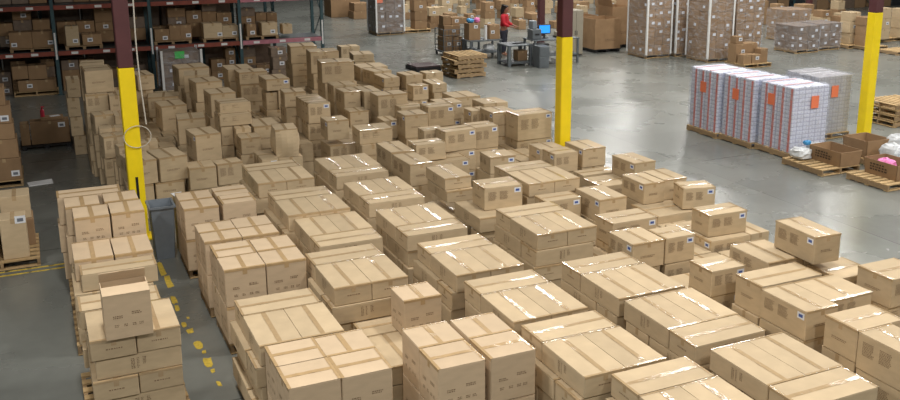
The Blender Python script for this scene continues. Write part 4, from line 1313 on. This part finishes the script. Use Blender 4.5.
# cage cart
K = at(444, 57, 0)
kx, ky = K.x + .42, K.y + .45
t = empty('cage_cart', (kx, ky, 0))
MB().box(-.42, .42, -.42, .42, .14, .18).build('deck', 'steel', t)
for sx in (-1, 1):
    for sy in (-1, 1):
        MB().tube([(sx * .40, sy * .40, .18), (sx * .40, sy * .40, .95)], .018, 6).build('post', 'steel', t)
        MB().tube([(sx * .36 - .02, sy * .36, .065), (sx * .36 + .02, sy * .36, .065)], .065, 10).build('wheel', 'tyre', t)
for z in (.35, .55, .75, .95):
    for s in (-1, 1):
        MB().tube([(-.4, s * .4, z), (.4, s * .4, z)], .010, 5).build('rail', 'steel', t)
        MB().tube([(s * .4, -.4, z), (s * .4, .4, z)], .010, 5).build('rail', 'steel', t)
for k in range(6): MB().tube([(-.34 + k * .136, -.4, .18), (-.34 + k * .136, -.4, .95)], .007, 5).build('bar', 'steel', t)
tag(t, 'grey wire cage cart loaded with brown cartons', 'cart')
for i, (x, y, z, w, d, h) in enumerate(((-.18, 0, .18, .34, .6, .50), (.19, 0, .18, .34, .6, .48), (-.02, 0, .69, .62, .56, .40), (-.18, 0, 1.095, .3, .4, .32), (.16, 0, 1.095, .34, .4, .26))):
    small_carton(kx + x, ky + y, z, w, d, h, 'brown carton stacked in the cage cart, %s from bottom' % ordw(i + 1), 'cartons in the cage cart', 'kraft_dark', (.6, .5) if i != 3 else None)
frame_table('low_cart', kx + .78, ky + .05, .62, .7, .52, 'low grey cart with pale top between cage cart and table', 'cart', 'steel', 'steel', .16, True)

# person in a red top behind the packing table
def person(x, y, rz):
    t = empty('person', (x, y, 0), rz)
    def skinned(name, verts, edges, m, root=0, lv=2):
        me = bpy.data.meshes.new(name); me.from_pydata([v[:3] for v in verts], edges, []); me.materials.append(M[m])
        o = link(name, me, t)
        s = o.modifiers.new('skin', 'SKIN'); s.use_smooth_shade = True
        sv = me.skin_vertices[0].data
        for i, v in enumerate(verts):
            sv[i].radius = (v[3], v[4] if len(v) > 4 else v[3]); sv[i].use_root = (i == root)
        o.modifiers.new('sub', 'SUBSURF').levels = lv; o.modifiers['sub'].render_levels = lv
        return o
    # body: facing -y, leaning a little forward, forearms out over the table
    V = [(0, 0, .95, .15, .11), (0, -.01, 1.12, .13, .10), (0, -.02, 1.28, .15, .10), (0, -.02, 1.38, .12, .09), (0, -.03, 1.45, .055), (0, -.05, 1.53, .07), (0, -.06, 1.62, .085, .095), (0, -.05, 1.69, .06)]
    E = [(0, 1), (1, 2), (2, 3), (3, 4), (4, 5), (5, 6), (6, 7)]
    for s in (-1, 1):
        n = len(V)
        V += [(s * .17, -.02, 1.36, .055), (s * .22, -.06, 1.12, .042), (s * .17, -.27, 1.02, .034), (s * .15, -.33, 1.01, .026, .035)]
        E += [(3, n), (n, n + 1), (n + 1, n + 2), (n + 2, n + 3)]
        n = len(V)
        V += [(s * .09, 0, .86, .09), (s * .10, -.01, .48, .058), (s * .10, .02, .10, .042), (s * .10, -.02, .045, .04), (s * .11, -.14, .035, .034)]
        E += [(0, n), (n, n + 1), (n + 1, n + 2), (n + 2, n + 3), (n + 3, n + 4)]
        for k, (fx, ln) in enumerate(((-.024, .055), (-.008, .066), (.008, .068), (.024, .058))):
            n2 = len(V); h = [i for i, v in enumerate(V) if abs(v[0] - s * .15) < 1e-6 and abs(v[1] + .33) < 1e-6][0]
            V += [(s * .15 + fx, -.375, 1.005, .0095), (s * .15 + fx, -.375 - ln * .55, .998, .0085), (s * .15 + fx, -.375 - ln, .985, .007)]
            E += [(h, n2), (n2, n2 + 1), (n2 + 1, n2 + 2)]
        n2 = len(V)
        V += [(s * .15 - s * .042, -.335, 1.0, .011), (s * .15 - s * .055, -.375, .99, .009)]
        E += [(h, n2), (n2, n2 + 1)]
    skinned('body', V, E, 'skin')
    # shirt
    V = [(0, 0, .93, .175, .135), (0, -.01, 1.12, .155, .125), (0, -.02, 1.28, .175, .125), (0, -.02, 1.40, .12, .09)]
    E = [(0, 1), (1, 2), (2, 3)]
    for s in (-1, 1):
        n = len(V); V += [(s * .18, -.02, 1.36, .075), (s * .225, -.06, 1.12, .062), (s * .18, -.24, 1.03, .05)]; E += [(3, n), (n, n + 1), (n + 1, n + 2)]
    skinned('red_top', V, E, 'red_cloth')
    V = [(0, 0, .95, .165, .125), (0, 0, .90, .17, .13)]; E = [(0, 1)]
    for s in (-1, 1):
        n = len(V); V += [(s * .095, 0, .78, .105), (s * .10, -.01, .48, .075), (s * .10, .02, .09, .062)]; E += [(1, n), (n, n + 1), (n + 1, n + 2)]
    skinned('trousers', V, E, 'jeans')
    V = [(0, -.03, 1.72, .085, .10), (0, .00, 1.64, .105, .095), (0, .05, 1.52, .10, .06), (0, .06, 1.38, .085, .045), (0, .07, 1.28, .05, .03)]
    skinned('hair', V, [(0, 1), (1, 2), (2, 3), (3, 4)], 'hair', 1)
    for s in (-1, 1):
        MB().tube([(s * .033, -.146, 1.625), (s * .033, -.152, 1.625)], .011, 8).build('eye', 'black', t)
    MB().hexa([(-.012, -.145, 1.585), (.012, -.145, 1.585), (.012, -.13, 1.585), (-.012, -.13, 1.585), (-.005, -.165, 1.592), (.005, -.165, 1.592), (.006, -.14, 1.63), (-.006, -.14, 1.63)]).build('nose', 'skin', t)
    MB().box(-.025, .025, -.143, -.135, 1.553, 1.563).build('mouth', 'red_plastic', t)
    t.scale = (1.18, 1.15, 1.03)
    tag(t, 'person with long dark hair in a red top working behind the packing table', 'person')
q = at(506, 58, 0)
person(q.x + .22, q.y + .62, math.radians(48))

# ------------------------------------------------------------------ gaylord boxes, tall wrapped loads and low loads across the open floor
def gaylord(x, y, w, d, h, label, flaps=False, m='kraft_dark'):
    t = empty('bulk_carton', (x, y, 0))
    pb = MB()
    for k in (-1, 0, 1): MB().box(k * (w / 2 - .08) - .06, k * (w / 2 - .08) + .06, -d / 2, d / 2, 0, .09).build('pallet_runner', 'black', t)
    MB().box(-w / 2 - .02, w / 2 + .02, -d / 2 - .02, d / 2 + .02, .09, .12).build('pallet_deck', 'black', t)
    e = .02
    for s in (-1, 1):
        MB().box(-w / 2, w / 2, *sorted((s * d / 2, s * (d / 2 - e))), .12, h).build('wall_panel', m, t)
        MB().box(*sorted((s * w / 2, s * (w / 2 - e))), -d / 2 + e, d / 2 - e, .12, h).build('wall_panel', m, t)
    MB().box(-w / 2 + e, w / 2 - e, -d / 2 + e, d / 2 - e, h - .14, h - .13).build('inner_sheet', m, t)
    ink = MB(); text_lines(ink, Vector((-.1, -d / 2 - .004, h * .4)), Vector((1, 0, 0)), Vector((0, 0, -1)), .45, 2, .03, 9); ink.build('printed_text', 'ink', t)['kind'] = 'stuff'
    if flaps:
        for s in (-1, 1):
            MB().hexa([(s * w / 2, -d / 2, h), (s * (w / 2 - e), -d / 2, h), (s * (w / 2 - e), d / 2, h), (s * w / 2, d / 2, h), (s * (w / 2 + .12), -d / 2, h + .4), (s * (w / 2 + .10), -d / 2, h + .4), (s * (w / 2 + .10), d / 2, h + .4), (s * (w / 2 + .12), d / 2, h + .4)]).build('open_flap', m, t)
    tag(t, label, 'bulk box')
q = at(598, 53, 0)
gaylord(q.x + .42, q.y + .55, 1.10, 1.05, 1.22, 'large brown bulk carton on a black pallet right of the cabinet')
gaylord(q.x + 1.50, q.y + 1.30, .8, 1.0, 1.55, 'taller brown bulk carton with raised flaps behind the wrapped loads', True)
gaylord(q.x + .2, q.y + 1.9, 1.2, 1.0, 1.2, 'brown bulk carton standing behind the large one')
GW = 'tall wrapped pallet loads'
def tall(nx_, ny_, w, d, h, label, nz=7, posts=True, lab=.5):
    q = at(nx_, ny_, 0)
    wrapped_stack('wrapped_pallet_load', q.x + w / 2, q.y + d / 2, w, d, h, label, GW, 3, 2, nz, 'kraft_dark', posts, labels=lab)
tall(646, 59, 1.0, 1.15, 2.35, 'tall wrapped brown load with white corner boards, first right of bulk cartons')
tall(675, 57, .55, 1.0, 2.35, 'narrow wrapped load half hidden between two taller wrapped loads')
tall(707, 63, 1.0, 1.15, 2.35, 'tall wrapped brown load with white corner boards, nearest of the three')
tall(734, 60, 1.15, 1.0, 2.5, 'tall wrapped load covered in white labels, behind the open small cartons', 8, False, .8)
# pallet with opened small cartons
q = at(752, 68, 0)
pallet(q.x + .20, q.y + .45, 1.15, 1.0, 0, 'wooden pallet carrying opened small cartons before the tall loads')
for i, (x, y, z, w, d, h) in enumerate(((-.20, .12, PZ, .34, .3, .32), (.18, .12, PZ, .36, .3, .30), (.56, .2, PZ, .30, .32, .46), (-.12, .56, PZ, .5, .4, .62), (.36, .58, PZ, .42, .36, .62), (-.2, .56, PZ + .625, .3, .32, .24))):
    small_carton(q.x + x, q.y + y + .05, z, w, d, h, 'small opened carton on the pallet before tall loads, %s from left' % ordw([2, 3, 6, 1, 5, 4][i]), 'opened small cartons on a pallet', 'kraft_dark', (.6, .6) if i % 2 else None, sticker=None)
# low grey-wrapped loads
def low(nx_, ny_, w, d, h, label, m='kraft_grey', nz=3):
    q = at(nx_, ny_, 0)
    wrapped_stack('wrapped_pallet_load', q.x + w / 2, q.y + d / 2, w, d, h, label, 'low wrapped pallet loads', 2, 2, nz, m, False, labels=.9)
low(796, 54, 1.05, 1.15, 1.0, 'low grey-wrapped load, left of the pair across the open floor')
low(818, 51, 1.05, 1.0, 1.0, 'low wrapped load with many labels, right of the grey pair')
low(785, 42, 1.2, 1.1, 1.25, 'brown wrapped load behind the low grey pair', 'kraft_dark')
FG = 'far cartons across the open floor'
fi = [0]
def far_stack(x, ybase, w, layers, h, d=.5, label='far stack', m=None, lab=.6, cols=1, z0=0.0, sticker=False, messy=False):
    q = at(x, ybase, 0)
    for c in range(cols):
        zz = z0
        if messy and R(0, 1) < .15: continue
        dyy = R(-.5, .5) if messy else 0
        cxx, cyy = q.x + c * (w + .02), q.y + d / 2 + dyy
        if any(abs(cxx - a[0]) < (w + a[2]) / 2 + .03 and abs(cyy - a[1]) < (d + a[3]) / 2 + .02 for a in FAR): continue
        FAR.append((cxx, cyy, w, d))
        for k in range(layers if not messy else random.randint(1, layers)):
            hh = h * R(.85, 1.1) if not messy else h * R(.55, 1.1); ww = w * R(.92, 1.0) if not messy else w * R(.6, 1.0)
            fi[0] += 1
            small_carton(q.x + c * (w + .02) + R(-.02, .02), q.y + d / 2 + dyy, zz, ww, d, hh - .004, ('%s, %s column from left, %s box up' % (label, ordw(c + 1), ordw(k + 1)) if cols > 1 else '%s, %s box up' % (label, ordw(k + 1))), FG, m or random.choice(['kraft_dark', 'kraft', 'kraft_dark']),
                         (R(.4, .75), R(.4, .7)) if R(0, 1) < lab else None, sticker=((.6, .6) if sticker and c == cols - 1 else None))
            zz += hh
q = at(846, 49, 0); pallet(q.x + .45, q.y + .4, .8, .9, 0, 'wooden pallet under the three-high cartons left of right column')
far_stack(853, 47.5, .52, 3, .40, .5, 'cartons three high left of the right column', 'kraft', .9, 1, PZ)
q = at(868, 51, 0); pallet(q.x + .5, q.y + .4, 1.0, .8, 0, 'wooden pallet behind the right yellow column')
far_stack(868, 49.5, .5, 3, .36, .5, 'cartons behind the right column', 'kraft_dark', .3, 2, PZ)
q = at(896, 55, 0); pallet(q.x + .5, q.y + .3, 1.2, .9, 0, 'empty wooden pallet on the floor right of the right column')
q = at(880, 43, 0); pallet(q.x + .9, q.y + .6, 1.9, .9, 0, 'wooden pallet under the pale cartons at the far right')
far_stack(883, 43, .62, 3, .40, .6, 'pale cartons at the far right edge', 'kraft', .5, 3, PZ)
far_stack(800, 33, .6, 4, .38, .6, 'far cartons above the low wrapped loads', None, .5, 6, messy=True)
far_stack(846, 36, .6, 4, .36, .6, 'far cartons behind the three-high stack', None, .5, 4, messy=True)
# far racks along the right background
rack('pallet_rack', [27.5 + 2.7 * k for k in range(7)], 37.5, 1.1, (1.2, 2.5, 3.8), 5.0, 'distant pallet rack behind the far cartons at top right', {})
for i in range(6):
    for lv, z in enumerate((0, 1.28, 2.58)):
        for j in range(3):
            small_carton(27.95 + 2.7 * i + .8 * j, 38.0, z, .74, .8, R(.5, 1.0), 'load in the distant rack, bay %s, level %s, %s along' % (ordw(i + 1), ordw(lv + 1), ordw(j + 1)), 'loads in the distant rack', random.choice(['kraft_dark', 'kraft_grey', 'steel_dark']), tape=False)
# far middle: wrapped load with posts, stickered cartons, stacks behind the station
q = at(377, 36, 0)
wrapped_stack('wrapped_pallet_load', q.x + .62, q.y + .6, 1.2, 1.1, 1.75, 'wrapped load with white corner posts standing alone beyond the back pile', 'wrapped pallet loads', 3, 2, 4, 'kraft_grey', True, labels=.8, sticker=(-.45, 1.45, 'orange'))
small_carton(q.x + .75, q.y + .55, 1.77, .6, .6, .4, 'brown carton on top of the lone wrapped load', None, 'kraft_dark')
q = at(405, 33.5, 0); pallet(q.x + .6, q.y + .5, 1.2, 1.0, 0, 'wooden pallet under the stickered cartons beyond the open floor')
far_stack(408, 33, .58, 4, .40, .55, 'stickered cartons beside lone wrapped load', 'kraft_dark', .5, 3, PZ, True)
far_stack(346, 17, 1.5, 2, .8, 1.2, 'bulk cartons at far top left', 'kraft_dark', 0, 1)
far_stack(362, 19, .8, 2, .38, .8, 'low cartons right of the far bulk cartons', 'kraft_dark', 0, 2)
for (xa, xb, y, l, words) in ((436, 600, 29, 3, 'in first row behind packing station'), (425, 570, 24.5, 3, 'in second row behind packing station'), (405, 640, 19.5, 4, 'in third row behind packing station'),
                              (405, 640, 14.5, 4, 'in fourth row behind packing station'), (398, 640, 9, 4, 'in fifth row behind packing station'), (402, 650, 3.5, 5, 'in sixth row behind packing station'),
                              (332, 660, -5, 5, 'in hindmost row behind packing station'), (760, 900, 31, 3, 'in first row behind low wrapped loads'), (765, 900, 25, 3, 'in second row behind low wrapped loads'), (618, 770, 14, 6, 'behind tall wrapped loads')):
    n = int((at(xb, y, 0) - at(xa, y, 0)).length / .62)
    u = (at(xb, y, 0) - at(xa, y, 0)).normalized()
    for c in range(n):
        p = at(xa, y, 0) + u * (c * .62)
        X_, Y_ = px(p)
        far_stack(X_, Y_, .56, l, .40, .5, 'far carton %s from left %s' % (ordw(c + 1), words), None, .35, 1, messy=True)
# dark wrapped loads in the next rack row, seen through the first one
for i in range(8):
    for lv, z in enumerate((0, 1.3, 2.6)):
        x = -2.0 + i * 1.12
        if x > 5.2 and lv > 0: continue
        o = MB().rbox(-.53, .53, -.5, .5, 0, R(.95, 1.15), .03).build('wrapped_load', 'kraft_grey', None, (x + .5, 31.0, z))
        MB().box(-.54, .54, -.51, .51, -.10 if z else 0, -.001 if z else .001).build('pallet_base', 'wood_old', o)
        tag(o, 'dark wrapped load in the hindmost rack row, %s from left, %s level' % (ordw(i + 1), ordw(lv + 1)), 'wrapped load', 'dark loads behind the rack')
rack('pallet_rack', [-2.05 + 2.26 * k for k in range(5)], 30.45, 1.1, (1.14, 2.44), 4.2, 'second pallet rack standing behind the teal and orange one', {})

# cartons of the racks and far clusters that hardly show are joined into one mass
def join_hidden(groups, limit=7):
    bpy.context.view_layer.update()
    V, P, own = [], [], []
    for o in bpy.data.objects:
        if o.type != 'MESH' or o.name.startswith('stretch_wrap') or o.name.startswith('printed'): continue
        m = o.matrix_world
        if m.translation.y < 12 and not o.name.startswith(('wall', 'ceiling')): 
            continue
        r = o
        while r.parent: r = r.parent
        n = len(V)
        V += [m @ v.co for v in o.data.vertices]
        for pl in o.data.polygons: P.append(tuple(n + i for i in pl.vertices)); own.append(r.name)
    tree = BVHTree.FromPolygons(V, P)
    cnt = {}
    y = .75
    while y < 120:
        x = .75
        while x < 900:
            hit = tree.ray_cast(CAM, ray(x, y).normalized())
            if hit[2] is not None: cnt[own[hit[2]]] = cnt.get(own[hit[2]], 0) + 2.25
            x += 1.5
        y += 1.5
    mb = MB(); dead = []
    for o in list(bpy.data.objects):
        if o.parent is None and o.get('group') in groups and cnt.get(o.name, 0) < limit:
            n = len(mb.v); m = o.matrix_world
            mb.v += [tuple(m @ v.co) for v in o.data.vertices]
            for pl in o.data.polygons: mb.f.append(tuple(n + i for i in pl.vertices)); mb.m.append(0)
            dead.append(o)
    for o in dead:
        for c in list(o.children): bpy.data.objects.remove(c)
        bpy.data.objects.remove(o)
    if mb.v: tag(mb.build('cardboard_boxes', 'kraft_dark'), 'remaining brown cartons buried in racks and far clusters', 'boxes', kind='stuff')
    print('JOINED', len(dead))
join_hidden({FG, 'dark cartons deep in the rack', 'loads in the distant rack', 'dark loads behind the rack'})
print('OBJECTS', len(bpy.data.objects))
